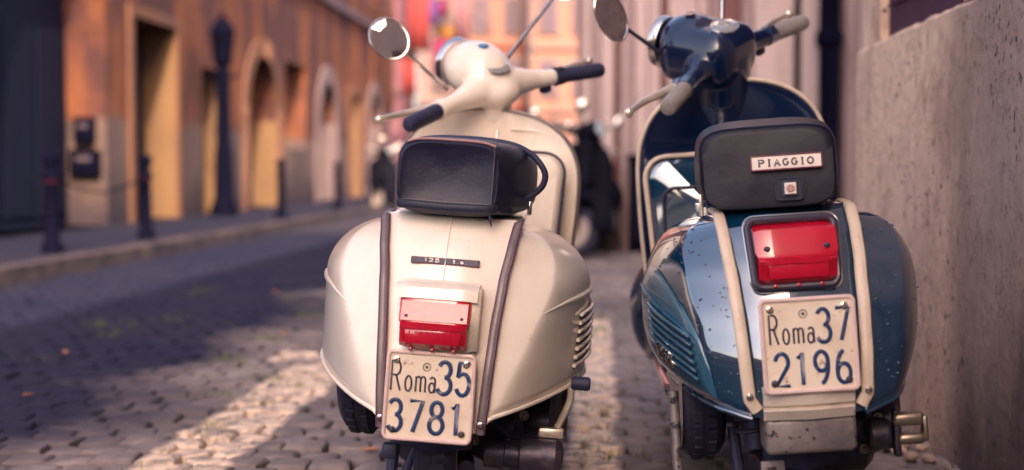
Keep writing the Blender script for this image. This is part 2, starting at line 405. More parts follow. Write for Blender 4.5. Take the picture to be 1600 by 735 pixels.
for p, a, vi, sc, dz, q in rest:
    c, s = math.cos(a + q * PI / 2) * sc, math.sin(a + q * PI / 2) * sc; n = len(vs)
    vs += [(p.x + v.x * c - v.y * s, p.y + v.x * s + v.y * c, dz + v.z) for v in vdata[vi][0]]
    fs += [tuple(i + n for i in f) for f in vdata[vi][1]]
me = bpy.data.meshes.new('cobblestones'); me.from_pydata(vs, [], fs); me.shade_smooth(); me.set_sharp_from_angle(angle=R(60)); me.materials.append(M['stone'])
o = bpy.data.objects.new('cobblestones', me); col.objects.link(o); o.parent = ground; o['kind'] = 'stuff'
# grass in the joints
vs, fs = [], []
for k in range(75):
    s0 = rng.uniform(3.3, 9); t0 = rng.choice([rng.uniform(-2.6, -.7), rng.uniform(-1.6, -.9), rng.uniform(-.2, .3)])
    for b in range(rng.randrange(8, 34)):
        p = st(s0 + rng.gauss(0, .05), t0 + rng.gauss(0, .05)); a = rng.uniform(0, 6.28); h = rng.uniform(.010, .034); w = .003
        d = Vector((math.cos(a), math.sin(a), 0)); e = Vector((-d.y, d.x, 0)); n = len(vs)
        vs += [p + e * w + Vector((0, 0, -.02)), p - e * w + Vector((0, 0, -.02)), p + d * h * .5 + Vector((0, 0, h))]; fs.append((n, n + 1, n + 2))
g = obj('grass', (vs, fs), M['grass'], angle=0, kind='stuff'); g['label'] = 'short green grass sprouting between the cobblestones'; g['category'] = 'grass'
# fallen leaves
lv = mat('dry_leaf', (.42, .17, .08), .7)
spots_l = [(3.75, -.62), (5.7, -2.2), (6.4, -1.45), (4.6, -1.9), (7.3, -1.2), (8.6, -2.0), (4.1, .35), (5.0, -.75)]
for i, (s0, t0) in enumerate(spots_l):
    bm = []; p = st(s0, t0)
    vsl = [(-.022, 0, 0), (-.008, .012, .004), (.012, .012, .007), (.026, 0, .003), (.012, -.012, .006), (-.008, -.012, .003), (0, 0, -.002)]
    o = obj('dry_leaf', (vsl, [(i_, (i_ + 1) % 6, 6) for i_ in range(6)]), lv, angle=0, solid=.0008, loc=(p.x, p.y, .008)); o.rotation_euler = (0, 0, i * 1.3)
    tag(o, ['rust-coloured dry leaf lying nearest the camera on the cobbles', 'dry leaf lying far out on the dark left roadway', 'dry leaf lying just beyond the pale cross band', 'dry leaf on the dark cobbles left of the pale band', 'dry leaf lying beyond the end of the left pale band', 'farthest dry leaf out on the roadway cobbles', 'dry leaf on the cobbles between the two scooters', 'dry leaf close beside the cream scooter on its left'][i], 'leaf', 'dry leaves on the cobbles')

# pavement and kerb on the far left
def slab(s0, s1, t0, t1, z0, z1):
    b = [st(s0, t0, z0), st(s1, t0, z0), st(s1, t1, z0), st(s0, t1, z0)]; t = [Vector((p.x, p.y, z1)) for p in b]
    return (b + t, [(3, 2, 1, 0), (4, 5, 6, 7), (0, 1, 5, 4), (1, 2, 6, 5), (2, 3, 7, 6), (3, 0, 4, 7)])
pav = obj('pavement', slab(-20, 48, -7.2, -4.06, -.3, .10), M['pavement'], kind='structure', angle=0)
k = 4.0; first = None
while k < 46:
    ln = rng.uniform(.85, 1.15)
    o = obj('kerb_stone', slab(k, k + ln - .012, -4.055, -3.86, -.3, .112 + rng.uniform(-.004, .004)), M['kerb'], pav, angle=0); k += ln

# ------------------------------------------------------------------ buildings
def facade(name, s0, s1, t, h, openings, material, parent, depth=.5, lo=0.0, side=-1):
    """wall slab along the street at offset t, thickness depth (going to side), with openings (a, b, z0, z1, arch)"""
    shapes = []; ops = sorted(openings); cur = s0
    tb = t + side * depth
    def prism(poly):       # poly in (s,z)
        n = len(poly); vs = [st(s, t, z) for s, z in poly] + [st(s, tb, z) for s, z in poly]
        fs = [tuple(range(n)), tuple(range(2 * n - 1, n - 1, -1))] + [(i, (i + 1) % n, (i + 1) % n + n, i + n) for i in range(n)]
        return vs, fs
    for (a, b, z0, z1, arch) in ops:
        if a > cur: shapes.append(prism([(cur, lo), (a, lo), (a, h), (cur, h)]))
        if z0 > lo: shapes.append(prism([(a, lo), (b, lo), (b, z0), (a, z0)]))
        if arch:
            r = (b - a) / 2; c = (a + b) / 2; zs = z1 - r; N_ = 14
            pts = [(c - r * math.cos(PI * i / N_), zs + r * math.sin(PI * i / N_)) for i in range(N_ + 1)]
            for i in range(N_):
                shapes.append(prism([pts[i], pts[i + 1], (pts[i + 1][0], h), (pts[i][0], h)]))
        else:
            shapes.append(prism([(a, z1), (b, z1), (b, h), (a, h)]))
        cur = b
    shapes.append(prism([(cur, lo), (s1, lo), (s1, h), (cur, h)]))
    return obj(name, shapes, material, parent, angle=20)
def surround(a, b, z0, z1, arch, t, w, proud, material, parent):
    shapes = []
    t1 = t + proud
    def blk(p):
        n = len(p); vs = [st(s, t1, z) for s, z in p] + [st(s, t - .02, z) for s, z in p]
        return vs, [tuple(range(n)), tuple(range(2 * n - 1, n - 1, -1))] + [(i, (i + 1) % n, (i + 1) % n + n, i + n) for i in range(n)]
    if arch:
        r = (b - a) / 2; c = (a + b) / 2; zs = z1 - r
        shapes += [blk([(a - w, z0), (a, z0), (a, zs), (a - w, zs)]), blk([(b, z0), (b + w, z0), (b + w, zs), (b, zs)])]
        for i in range(14):
            u, v = PI * i / 14, PI * (i + 1) / 14
            f = lambda q, rr: (c - rr * math.cos(q), zs + rr * math.sin(q))
            shapes.append(blk([f(u, r), f(v, r), f(v, r + w), f(u, r + w)]))
    else:
        shapes += [blk([(a - w, z0), (a, z0), (a, z1), (a - w, z1)]), blk([(b, z0), (b + w, z0), (b + w, z1), (b, z1)]), blk([(a - w, z1), (b + w, z1), (b + w, z1 + w), (a - w, z1 + w)])]
    return obj('surround', shapes, material, parent, angle=25)
def reveal(a_or_b, z0, z1, t, depth, material, parent):
    return obj('reveal', slab(a_or_b - .02, a_or_b + .004, t - depth, t + .004, z0, z1), material, parent, angle=0)
def st_box(s0, s1, t0, t1, z0, z1): return slab(s0, s1, t0, t1, z0, z1)

TL = -5.8
lb = empty('stucco_house', st(16, TL), 0, 'long orange stucco building with arches and doors along the left side of the street', 'building')
def to_parent(root):
    bpy.context.view_layer.update()
    inv = root.matrix_world.inverted()
    for ch in [x for x in bpy.data.objects if x.parent == root]: ch.matrix_parent_inverse = inv
ops = [(12.6, 16.4, .1, 4.2, True), (17.3, 19.1, .1, 2.66, False), (20.4, 21.6, .1, 2.25, False), (23.0, 25.2, .1, 2.70, True), (25.9, 27.7, 1.15, 2.75, False),
       (29.0, 30.8, .1, 2.6, True), (32.6, 33.9, .1, 2.5, False), (35.3, 36.9, .1, 2.7, True), (38.6, 40.0, .1, 2.5, False)]
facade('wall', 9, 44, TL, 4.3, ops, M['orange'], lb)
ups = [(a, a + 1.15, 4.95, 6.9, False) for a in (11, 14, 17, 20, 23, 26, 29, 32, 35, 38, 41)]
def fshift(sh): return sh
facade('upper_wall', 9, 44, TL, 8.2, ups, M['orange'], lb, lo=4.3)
obj('string_course', st_box(9, 44, TL - .05, TL + .12, 4.24, 4.40), M['greyshutter'], lb, angle=0)
obj('roof', st_box(8.8, 44.2, TL - 6, TL + .5, 8.2, 8.45), M['farplum'], lb, angle=0)
obj('back_wall', [st_box(9, 44, TL - 6, TL - 5.9, .0, 8.2), st_box(9, 9.1, TL - 5.9, TL - .5, 0, 8.2), st_box(43.9, 44, TL - 5.9, TL - .5, 0, 8.2)], M['orange'], lb, angle=0)
for i, (a, b, z0, z1, ar) in enumerate(ops):
    d = obj('window' if z0 > 1 else 'door', st_box(a - .1, b + .1, TL - .56, TL - .48, z0 - .05, z1 + .05), M['darkwood'], lb, angle=0)
    n = 2 if b - a < 2.5 else 4
    for k in range(n):
        w = (b - a) / n
        obj('panel', st_box(a + k * w + .08, a + (k + 1) * w - .08, TL - .48, TL - .455, z0 + .15, z0 + (z1 - z0) * .55), M['darkwood'], d, angle=0)
for (a, b, z0, z1, ar, mm, w) in [(23.0, 25.2, .1, 2.70, True, 'surround', .30), (29.0, 30.8, .1, 2.6, True, 'pale_surround', .36), (35.3, 36.9, .1, 2.7, True, 'pale_surround', .3), (17.3, 19.1, .1, 2.66, False, 'surround', .14), (32.6, 33.9, .1, 2.5, False, 'surround', .2)]:
    surround(a, b, z0, z1, ar, TL, w, .05, M[mm], lb)
for b, z1, mm, dd in [(19.1, 2.62, 'sandpaint', .44), (21.6, 2.2, 'sandpaint', .44), (25.2, 1.62, 'sandpaint', .44), (30.8, 1.75, 'pale_surround', .44), (36.9, 1.9, 'pale_surround', .44), (33.9, 2.4, 'sandpaint', .44)]:
    reveal(b, .1, z1, TL, dd, M[mm], lb)
for (a, b, z0, z1, _) in ups:
    f = obj('shutter', st_box(a, b, TL - .16, TL - .10, z0, z1), M['greyshutter'], lb, angle=0)
    for k in range(10):
        obj('slat', st_box(a + .06, b - .06, TL - .10, TL - .075, z0 + .12 + k * .175, z0 + .12 + k * .175 + .10), M['greyshutter'], f, angle=0)
to_parent(lb)
# things on the portal's far jamb
jx = 16.4
for zc, hh, ww, lab in [(1.22, .30, .24, 'upper small black box mounted on the portal jamb'), (.82 + .02, .30, .36, 'lower wide black letterbox on the portal jamb')]:
    p = obj('letterbox', [box(0, -.06, 0, ww, .12, hh, .015)], M['iron'], None)
    q = st(jx, TL - .24, zc); p.location = q; p.rotation_euler = (0, 0, -STREET); tag(p, lab, 'letterbox')
    obj('flap', box(.0, -.128, hh * .15, ww * .5, .012, .05, .003), M['greyshutter'], p)
# unseen wall on the left, kept low to let sky light and reflections in
gw = empty('unseen_low_wall', st(0, TL), 0, 'unseen low ochre wall added on the left, nearer than the stucco house', 'wall')
obj('wall', slab(-12, 8.9, TL - .3, TL, 0, 1.3), M['orange'], gw, angle=0); obj('coping', slab(-12, 8.9, TL - .36, TL + .06, 1.302, 1.38), M['kerb'], gw, angle=0)
to_parent(gw)

# right building beside the scooters
TR = .91
rb = empty('travertine_house', st(3, TR), 0, 'weathered stone building with maroon shutter hard against the blue scooter on the right', 'building')
END = 5.18
def rwall(s0, s1, z0, z1, proud, nm, mt=M['wall'], jag=False):
    n = max(2, int((s1 - s0) / .06)); rg = random.Random(5); vs, fs = [], []
    for i in range(n + 1):
        s = s0 + (s1 - s0) * i / n; dz = (rg.uniform(-.006, .004) if jag else 0)
        vs += [st(s, TR - proud, z0), st(s, TR - proud + (rg.uniform(0, .004) if jag else 0), z1 - .012 + dz if jag else z1), st(s, TR - proud + (.014 if jag else 0), z1 + dz), st(s, TR + .5, z1 + dz * 0), st(s, TR + .5, z0)]
    for i in range(n):
        for j in range(5):
            a, b = i * 5 + j, i * 5 + (j + 1) % 5; fs.append((a, b, b + 5, a + 5))
    fs += [tuple(range(5)), tuple(range(n * 5 + 4, n * 5 - 1, -1))]
    return obj(nm, (vs, fs), mt, rb, angle=30)
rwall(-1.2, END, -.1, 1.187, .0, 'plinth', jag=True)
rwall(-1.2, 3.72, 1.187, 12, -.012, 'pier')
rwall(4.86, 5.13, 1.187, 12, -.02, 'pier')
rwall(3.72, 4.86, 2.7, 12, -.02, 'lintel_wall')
sh_ = obj('shutter', slab(3.72, 4.86, TR + .05, TR + .09, 1.187, 2.7), M['maroon'], rb, angle=0)
obj('panel', slab(3.80, 4.24, TR + .040, TR + .05, 1.30, 2.6), M['maroon'], sh_, angle=0)
obj('panel', slab(4.34, 4.78, TR + .040, TR + .05, 1.30, 2.6), M['maroon'], sh_, angle=0)
obj('rear_wing', slab(-16, 5.13, TR + .52, 12, 0, 12), M['wall'], rb, angle=0)
obj('side_wing', slab(-16, -1.22, TR - .0, TR + .52, 0, 12), M['wall'], rb, angle=0)
to_parent(rb)
# rubble at the foot of the wall
for i in range(17):
    s0 = rng.uniform(3.5, 5.1); r = rng.uniform(.012, .030)
    q = st(s0, TR - .03 - rng.uniform(0, .09), r * .3)
    if i in (3, 9): r = .062; q = st((3.92, 4.08)[i == 9], TR - .115 - .02 * (i == 9), .012)
    o = obj('stone_chip', T(ellipsoid(0, 0, 0, r, r * .7, min(r * .5, .018), 7, 5), Matrix.Rotation(rng.uniform(0, 3), 4, 'Z')), M['wall'], None, angle=0, loc=q)
    tag(o, {3: 'largest pale flat stone lying loose by the wall foot, nearer one', 9: 'large pale flat stone lying loose by the wall foot, farther one'}.get(i, 'small pale rubble chip at the foot of the right-hand stone wall'), 'stone chip', 'rubble along the foot of the wall')

# boarded facade facing the camera beyond the blue scooter
YB = 13.5
bb = empty('boarded_house', (2.6, YB, 0), 0, 'rose and mauve boarded front facing the camera behind the blue scooter', 'building')
obj('wall', box(2.6 - 2.6 + .0, .32, 4.0, 3.9, .5, 8.0), M['stripe_mid'], bb, angle=0)
xs = .68; k = 0
pat = [('stripe_pale', .09), ('stripe_mid', .10), ('stripe_rust', .05), ('stripe_mid', .11), ('stripe_pale', .17), ('stripe_mid', .07), ('stripe_pale', .10), ('stripe_rust', .09), ('stripe_mid', .08), ('stripe_pale', .2), ('stripe_mid', .12), ('stripe_pale', .1)]
X = .68
boards = [(910, 922, 'stripe_pale'), (922, 936, 'stripe_mid'), (936, 958, 'stripe_pale'), (958, 966, 'stripe_rust'), (966, 988, 'stripe_mid'), (988, 1010, 'stripe_pale'), (1010, 1030, 'stripe_pale'), (1030, 1040, 'stripe_rust'), (1040, 1085, 'stripe_pale'),
          (1085, 1105, 'stripe_pale'), (1105, 1122, 'stripe_mid'), (1122, 1152, 'stripe_rust'), (1152, 1172, 'stripe_mid'), (1172, 1236, 'stripe_pale'), (1244, 1276, 'stripe_pale'), (1312, 1335, 'stripe_mid'), (1335, 1380, 'stripe_pale'), (1380, 1420, 'stripe_mid')]
for i, (a, b, mm) in enumerate(boards):
    xa, xb = (a - 800) / 2222 * YB, (b - 800) / 2222 * YB
    obj('board', box((xa + xb) / 2 - 2.6, -.02 - .012 * (i % 3), 2.2, xb - xa - .012, .16 + .012 * (i % 3), 4.4, .012), M[mm], bb)
obj('cornice', box(0, .02, 4.6, 4.0, .5, .2, .03), M['stripe_pale'], bb)
def on_b(px): return (px - 800) / 2222 * YB
dp = obj('drainpipe', [tube([(0, 0, -.03), (0, 0, 6)], .098, 14), lathe([(.12, 1.9), (.13, 1.92), (.13, 2.02), (.12, 2.04)], 14)], M['iron'], None, loc=(on_b(1283), YB - .28, 0))
tag(dp, 'thick dark vertical drainpipe right of the blue scooter headset', 'drainpipe')
dp = obj('cable_conduit', tube([(0, 0, -.03), (0, 0, 6)], .026, 8), M['iron'], None, loc=(on_b(1240), YB - .13, 0))
tag(dp, 'thin dark conduit running up between two pale boards', 'conduit')
cb = empty('utility_cabinet', (on_b(1000) + .02, YB - .35, 0), 0, 'dark utility cabinet standing by the boarded front left of the blue scooter', 'cabinet')
obj('body', box(0, 0, .42, .30, .28, .86, .015), M['iron'], cb); obj('door', box(0, -.15, .45, .25, .02, .7, .005), M['darkwood'], cb); obj('cap', box(0, 0, .87, .34, .32, .05, .01), M['iron'], cb)
# hanging lantern
hl = empty('wall_lantern', (on_b(1325), YB - .55, 2.42), 0, 'dark rounded lantern cut by the top edge beside the drainpipe', 'lantern')
obj('shade', lathe([(.03, .36), (.09, .30), (.13, .10), (.12, .02), (.06, -.05), (.01, -.07)], 18), M['iron'], hl); obj('bracket', tube([(0, 0, .34), (0, .1, .46), (0, .5, .5)], .015, 8), M['iron'], hl)

# far cross street
def far_house(x0, x1, y, h, mm, label, wins, cols=3, wm='greyshutter', z0=1.4, dz=1.9, seedy=1):
    r = empty('far_house', ((x0 + x1) / 2, y, 0), 0, label, 'building'); w = x1 - x0
    obj('wall', box(0, 2, h / 2, w, 4, h), M[mm], r, angle=0); obj('roof', box(0, 1.9, h + .12, w + .3, 4.4, .25), M['farplum'], r, angle=0)
    obj('door', box(-w * .3, -.02, 1.1, .9, .08, 2.2), M['darkwood'], r, angle=0)
    zz = z0
    while zz < h - 1.4:
        for c in range(cols):
            x = -w / 2 + w * (c + .5) / cols
            if zz < 2.3 and abs(x + w * .3) < .8: continue
            f = obj('window', box(x, -.03, zz + .6, .62, .10, 1.2, .01), M['pale_surround'], r)
            obj('pane', box(x, -.085, zz + .6, .46, .02, 1.02), M[wm], f, angle=0)
        obj('ledge', box(0, -.06, zz + 1.5, w, .12, .08), M[wins], r, angle=0)
        zz += dz
    return r
far_house(-5.6, -3.1, 40, 11, 'farplum', 'plum coloured far house at the end of the left row behind the cream mirror', 'greyshutter', 2)
far_house(-3.1, -1.55, 47, 12, 'farpink', 'pale pinkish far house just left of the peach house', 'greyshutter', 1)
far_house(-1.50, .55, 45, 12, 'farpeach', 'bright peach far house above the cream scooter headset', 'clothred', 2, z0=1.2)
far_house(.6, 2.6, 43, 12, 'farpeach', 'peach and coral far house between the two scooters', 'pale_surround', 2, z0=1.0)
far_house(2.65, 6, 46, 12, 'farpink', 'dusty pink far house partly behind the boarded front', 'greyshutter', 2)
def at(px, py, Y): return Vector(((px - 800) / 2222 * Y, Y, CAM_H + (265 - py) / 2222 * Y))
for px, py, w, h, mm, lab in [(655, 35, 34, 90, 'clothred', 'red cloth banner hanging highest left of the cream headset'), (672, 22, 26, 40, 'clothvio', 'dark violet banner above the red one'), (692, 92, 30, 60, 'clothmag', 'magenta banner hanging directly above the cream headset'),
                              (700, 58, 34, 34, 'clothyel', 'amber yellow square banner over the cream headset'), (722, 30, 22, 80, 'farplum', 'narrow plum banner right of the violet one'), (640, 120, 22, 60, 'clothred', 'small low red banner left of the cream headset'), (690, 15, 20, 26, 'clothmag', 'small pinkish banner at the top edge')]:
    Y = 36 + rng.uniform(-.8, .8); c = at(px, py, Y); ww, hh = w / 2222 * Y, h / 2222 * Y
    rings = []
    for i in range(9):
        xx = -ww / 2 + ww * i / 8; rings.append([(xx, .05 * math.sin(i * 1.3), -hh / 2), (xx, .05 * math.sin(i * 1.3), 0), (xx, .03 * math.sin(i * 1.3), hh / 2)])
    o = obj('banner', [loft(rings, False, False)], M[mm], None, loc=c, solid=.01); tag(o, lab, 'banner')
    obj('rod', tube([(-ww / 2 - .05, 0, hh / 2), (ww / 2 + .05, 0, hh / 2)], .015, 6), M['iron'], o)
cb_ = obj('banner_cable', tube([(-6.2, 36, 4.8), (-3.5, 36, 4.62), (-1.0, 40, 4.9), (-.6, 44.9, 5.2)], .012, 6), M['iron']); tag(cb_, 'thin cable carrying the coloured banners across the far street', 'cable')
# house closing the street behind the camera
far_b = empty('corner_house', (0, -24, 0), 0, 'pink corner house closing the street behind the viewer', 'building')
obj('wall', box(-2, 0, 3, 16, 4, 6), M['farpink'], far_b, angle=0)

# street lamp and bollards
lp = empty('street_lamp', st(19.9, -5.35, .10), 0, 'black iron lamp post with a tall lantern in front of the orange facade', 'street lamp')
obj('pole', lathe([(.20, 0), (.20, .1), (.14, .25), (.125, .9), (.105, 1.0), (.10, 1.8), (.11, 2.05), (.06, 2.1)], 16), M['iron'], lp)
obj('lantern', lathe([(.05, 2.08), (.13, 2.16), (.17, 2.55), (.19, 2.6), (.10, 2.75), (.03, 2.82), (.02, 2.9)], 8), M['iron'], lp)
obj('crossbar', tube([(-.25, 0, 1.98), (.25, 0, 1.98)], .02, 8), M['iron'], lp)
bl = empty('bollard', (0, 0, 0), 0, 'black iron bollard', 'bollard', 'bollards along the left kerb')
obj('post', lathe([(.085, 0), (.085, .06), (.06, .10), (.052, .55), (.07, .58), (.07, .62), (.045, .65), (.045, .68), (.065, .72), (.065, .77), (.03, .80), (.005, .805)], 16), M['iron'], bl)
obj('band', lathe([(.054, .56), (.062, .562), (.062, .585), (.056, .588)], 16), M['redband'], bl)
bs = [(10.9, -4.3), (13.2, -4.3), (18.9, -4.3), (23.0, -4.3), (27.2, -4.3), (31.0, -4.3)]
ordn = ['nearest', 'second nearest', 'third nearest', 'fourth nearest', 'fifth nearest', 'farthest']
for i, (s0, t0) in enumerate(bs):
    c = bl if i == 0 else copy_tree(bl)
    c.location = st(s0, t0, .10); c['label'] = f'{ordn[i]} black iron bollard with red band along the left kerb'
ch = obj('chain', [tube([st(10.9, -4.3, .70), st(11.5, -4.3, .60), st(12.05, -4.3, .56), st(12.6, -4.3, .60), st(13.2, -4.3, .70)], .010, 6)], M['iron']); tag(ch, 'dark chain sagging between two bollards in front of the portal', 'chain')

# ------------------------------------------------------------------ stroke lettering
def arc(cx, cy, rx, ry, a0, a1, n=12): return [(cx + rx * math.cos(R(a0 + (a1 - a0) * i / n)), cy + ry * math.sin(R(a0 + (a1 - a0) * i / n))) for i in range(n + 1)]
G = {
 '3': [arc(.45, .755, .40, .245, 155, -85) , arc(.45, .265, .47, .265, 85, -155)],
 '5': [[(.92, 1), (.2, 1), (.14, .56)] + arc(.47, .34, .45, .34, 140, -155)],
 '7': [[(.04, 1), (.96, 1), (.34, 0)]],
 '8': [arc(.5, .76, .38, .24, 0, 360, 20), arc(.5, .265, .46, .265, 0, 360, 20)],
 '1': [[(.25, .82), (.62, 1), (.62, 0)]],
 '2': [arc(.48, .72, .42, .28, 170, -25) + [(.06, 0), (.95, 0)]],
 '9': [arc(.5, .70, .42, .30, 0, 360, 20), arc(.36, .62, .56, .62, 8, -80, 10)],
 '6': [arc(.5, .30, .42, .30, 0, 360, 20), arc(.64, .38, .56, .62, 188, 100, 10)],
 'R': [[(.08, 0), (.08, 1), (.5, 1)] + arc(.5, .76, .4, .24, 90, -90, 8) + [(.08, .52)], [(.5, .52), (.95, 0)]],
 'o': [arc(.5, .5, .42, .5, 0, 360, 18)],
 'm': [[(.06, 0), (.06, 1)], [(.06, .8)] + arc(.28, .78, .21, .22, 150, 0, 6) + [(.49, 0)], [(.49, .78)] + arc(.71, .78, .22, .22, 150, 0, 6) + [(.94, 0)]],
 'a': [arc(.42, .32, .36, .32, 0, 360, 16), [(.12, .88)] + arc(.45, .78, .38, .22, 100, 0, 6) + [(.85, 0)]],
 'P': [[(.15, 0), (.15, 1), (.55, 1)] + arc(.55, .76, .35, .24, 90, -90, 8) + [(.15, .52)], [(0, 0), (.35, 0)], [(0, 1), (.2, 1)]],
 'I': [[(.5, 0), (.5, 1)], [(.25, 0), (.75, 0)], [(.25, 1), (.75, 1)]],
 'A': [[(.1, 0), (.5, 1), (.9, 0)], [(.27, .33), (.73, .33)], [(0, 0), (.25, 0)], [(.72, 0), (1, 0)]],
 'G': [arc(.5, .5, .42, .5, 45, 325, 16), [(.84, .2), (.84, .45)], [(.6, .45), (1, .45)]],
 'O': [arc(.5, .5, .44, .5, 0, 360, 18)],
 't': [[(.35, 1), (.35, .15), (.5, 0), (.75, .05)], [(.05, .68), (.75, .68)]],
 's': [arc(.48, .53, .34, .17, 20, 250, 8)[:7] + arc(.48, .2, .36, .18, 70, -160, 8)],
 '.': [[(.4, .03), (.6, .03)]],
 'X': [[(.05, 0), (.95, 1)], [(.05, 1), (.95, 0)]],
}
def glyph(ch, x, z, w, h, r, frame, depth=.4, n=6):
    """strokes in a plane: frame = Matrix taking (x, 0, z) plane (facing -y) into place"""
    out = []
    for pl in G[ch]:
        P = [Vector((x + a * w, 0, z + b * h)) for a, b in pl]
        closed = (P[0] - P[-1]).length < 1e-6
        if closed: P = P[:-1]
        out.append(T(tube(P, r, n, closed, (depth, 1), up=(0, 1, 0)), frame))
    return out
def word(txt, x, z, w, h, gap, r, frame, depth=.4):
    out = []
    for c in txt:
        if c == ' ': x += w * .8; continue
        ww = w * (.35 if c in '.' else .75 if c in 'I1t' else 1)
        out += glyph(c, x, z, ww, h * (.8 if c in 's' else 1), r, frame, depth); x += ww + gap
    return out
def rrect(w, h, r, n=5):
    out = []
    for cx, cz, a0 in ((w / 2 - r, h / 2 - r, 0), (-w / 2 + r, h / 2 - r, 90), (-w / 2 + r, -h / 2 + r, 180), (w / 2 - r, -h / 2 + r, 270)):
        for i in range(n + 1): a = R(a0 + 90 * i / n); out.append(Vector((cx + r * math.cos(a), 0, cz + r * math.sin(a))))
    return out
def panel_shape(w, h, r, th, inset=.0015):
    p0 = rrect(w, h, r); p1 = rrect(w - 2 * inset, h - 2 * inset, max(r - inset, .001))
    return loft([[p + Vector((0, th, 0)) for p in p0], [p + Vector((0, inset, 0)) for p in p0], p1], True, True)
def bolt(r=.006): return lathe([(r * 1.5, 0), (r * 1.5, .0015), (r, .002), (r * .95, .005), (r * .6, .007), (r * .01, .0072)], 10, 'Y')

def number_plate(parent, F, rows, ink=M['ink']):
    W = .170; H = .170
    p = obj('number_plate', T(panel_shape(W, H, .010, .003), F), M['plate'], parent)
    obj('rim', T(tube([q for q in rrect(W - .006, H - .006, .009)], .0042, 8, True), F), M['plate_rim'], p)
    for sx in (-1, 1):
        for sz in (-1, 1):
            obj('bolt', T(T(bolt(.0045), Matrix.Rotation(PI, 4, 'Z')), F @ Matrix.Translation((sx * .066, -.0005, sz * .068 - .002 * sz))), M['chrome'] if sz > 0 else M['engine'], p)
    for ch, x0, z0, w, h, r in rows:
        obj('digit' if ch.isdigit() else 'letter', merge(glyph(ch, x0 * W - W / 2, z0 * H - H / 2, w * W, h * H, r, F @ Matrix.Translation((0, -.0008, 0)))), ink if ch.isdigit() else M['ink_dark'], p, angle=60)
    E = F @ Matrix.Translation((-.008, -.0006, .056))
    ring = T(tube([(math.cos(a * PI / 8) * .0072, 0, math.sin(a * PI / 8) * .0072) for a in range(16)], .0008, 5, True), E)
    star = [T(tube([(0, 0, 0), (math.cos(R(90 + 72 * k)) * .0045, 0, math.sin(R(90 + 72 * k)) * .0045)], [.0014, .0004], 5), E) for k in range(5)]
    obj('emblem', [ring] + star, M['ink_dark'], p, angle=60)
    return p

# ------------------------------------------------------------------ the scooter
def tyre_wheel(parent, name, c, Mx, whitewall=False):
    w = bpy.data.objects.new(name, mesh_from(name, T(T(lathe([(.118, -.032), (.16, -.041), (.190, -.043), (.206, -.032), (.214, -.014), (.2155, 0), (.214, .014), (.206, .032), (.190, .043), (.16, .041), (.118, .032), (.118, -.032)], 48, 'X'), Matrix.Identity(4)), Mx @ Matrix.Translation(c)), M['tyre'], 30)); col.objects.link(w); w.parent = parent
    F = Mx @ Matrix.Translation(c)
    # tread blocks
    blocks = []
    for k in range(40):
        for sx in (-1, 1):
            blocks.append(T(T(box(sx * .014, 0, .2150, .016, .022, .006, .0), Matrix.Rotation(2 * PI * (k + (.5 if sx > 0 else 0)) / 40, 4, 'X')), F))
    t_ = obj('tread', blocks, M['tyre'], w, angle=0); t_['kind'] = 'stuff'
    obj('rim', [T(lathe([(.02, -.030), (.10, -.028), (.118, -.036), (.135, -.040), (.137, -.036), (.120, -.026), (.118, 0), (.120, .026), (.137, .036), (.135, .040), (.118, .036), (.10, .028), (.02, .030)], 40, 'X'), F)], M['rim'], w)
    if whitewall: obj('whitewall', [T(lathe([(.138, s * .0425), (.150, s * .0465), (.182, s * .0475), (.196, s * .0440)], 48, 'X'), F) for s in (-1,)], M['rim'], w)
    return w

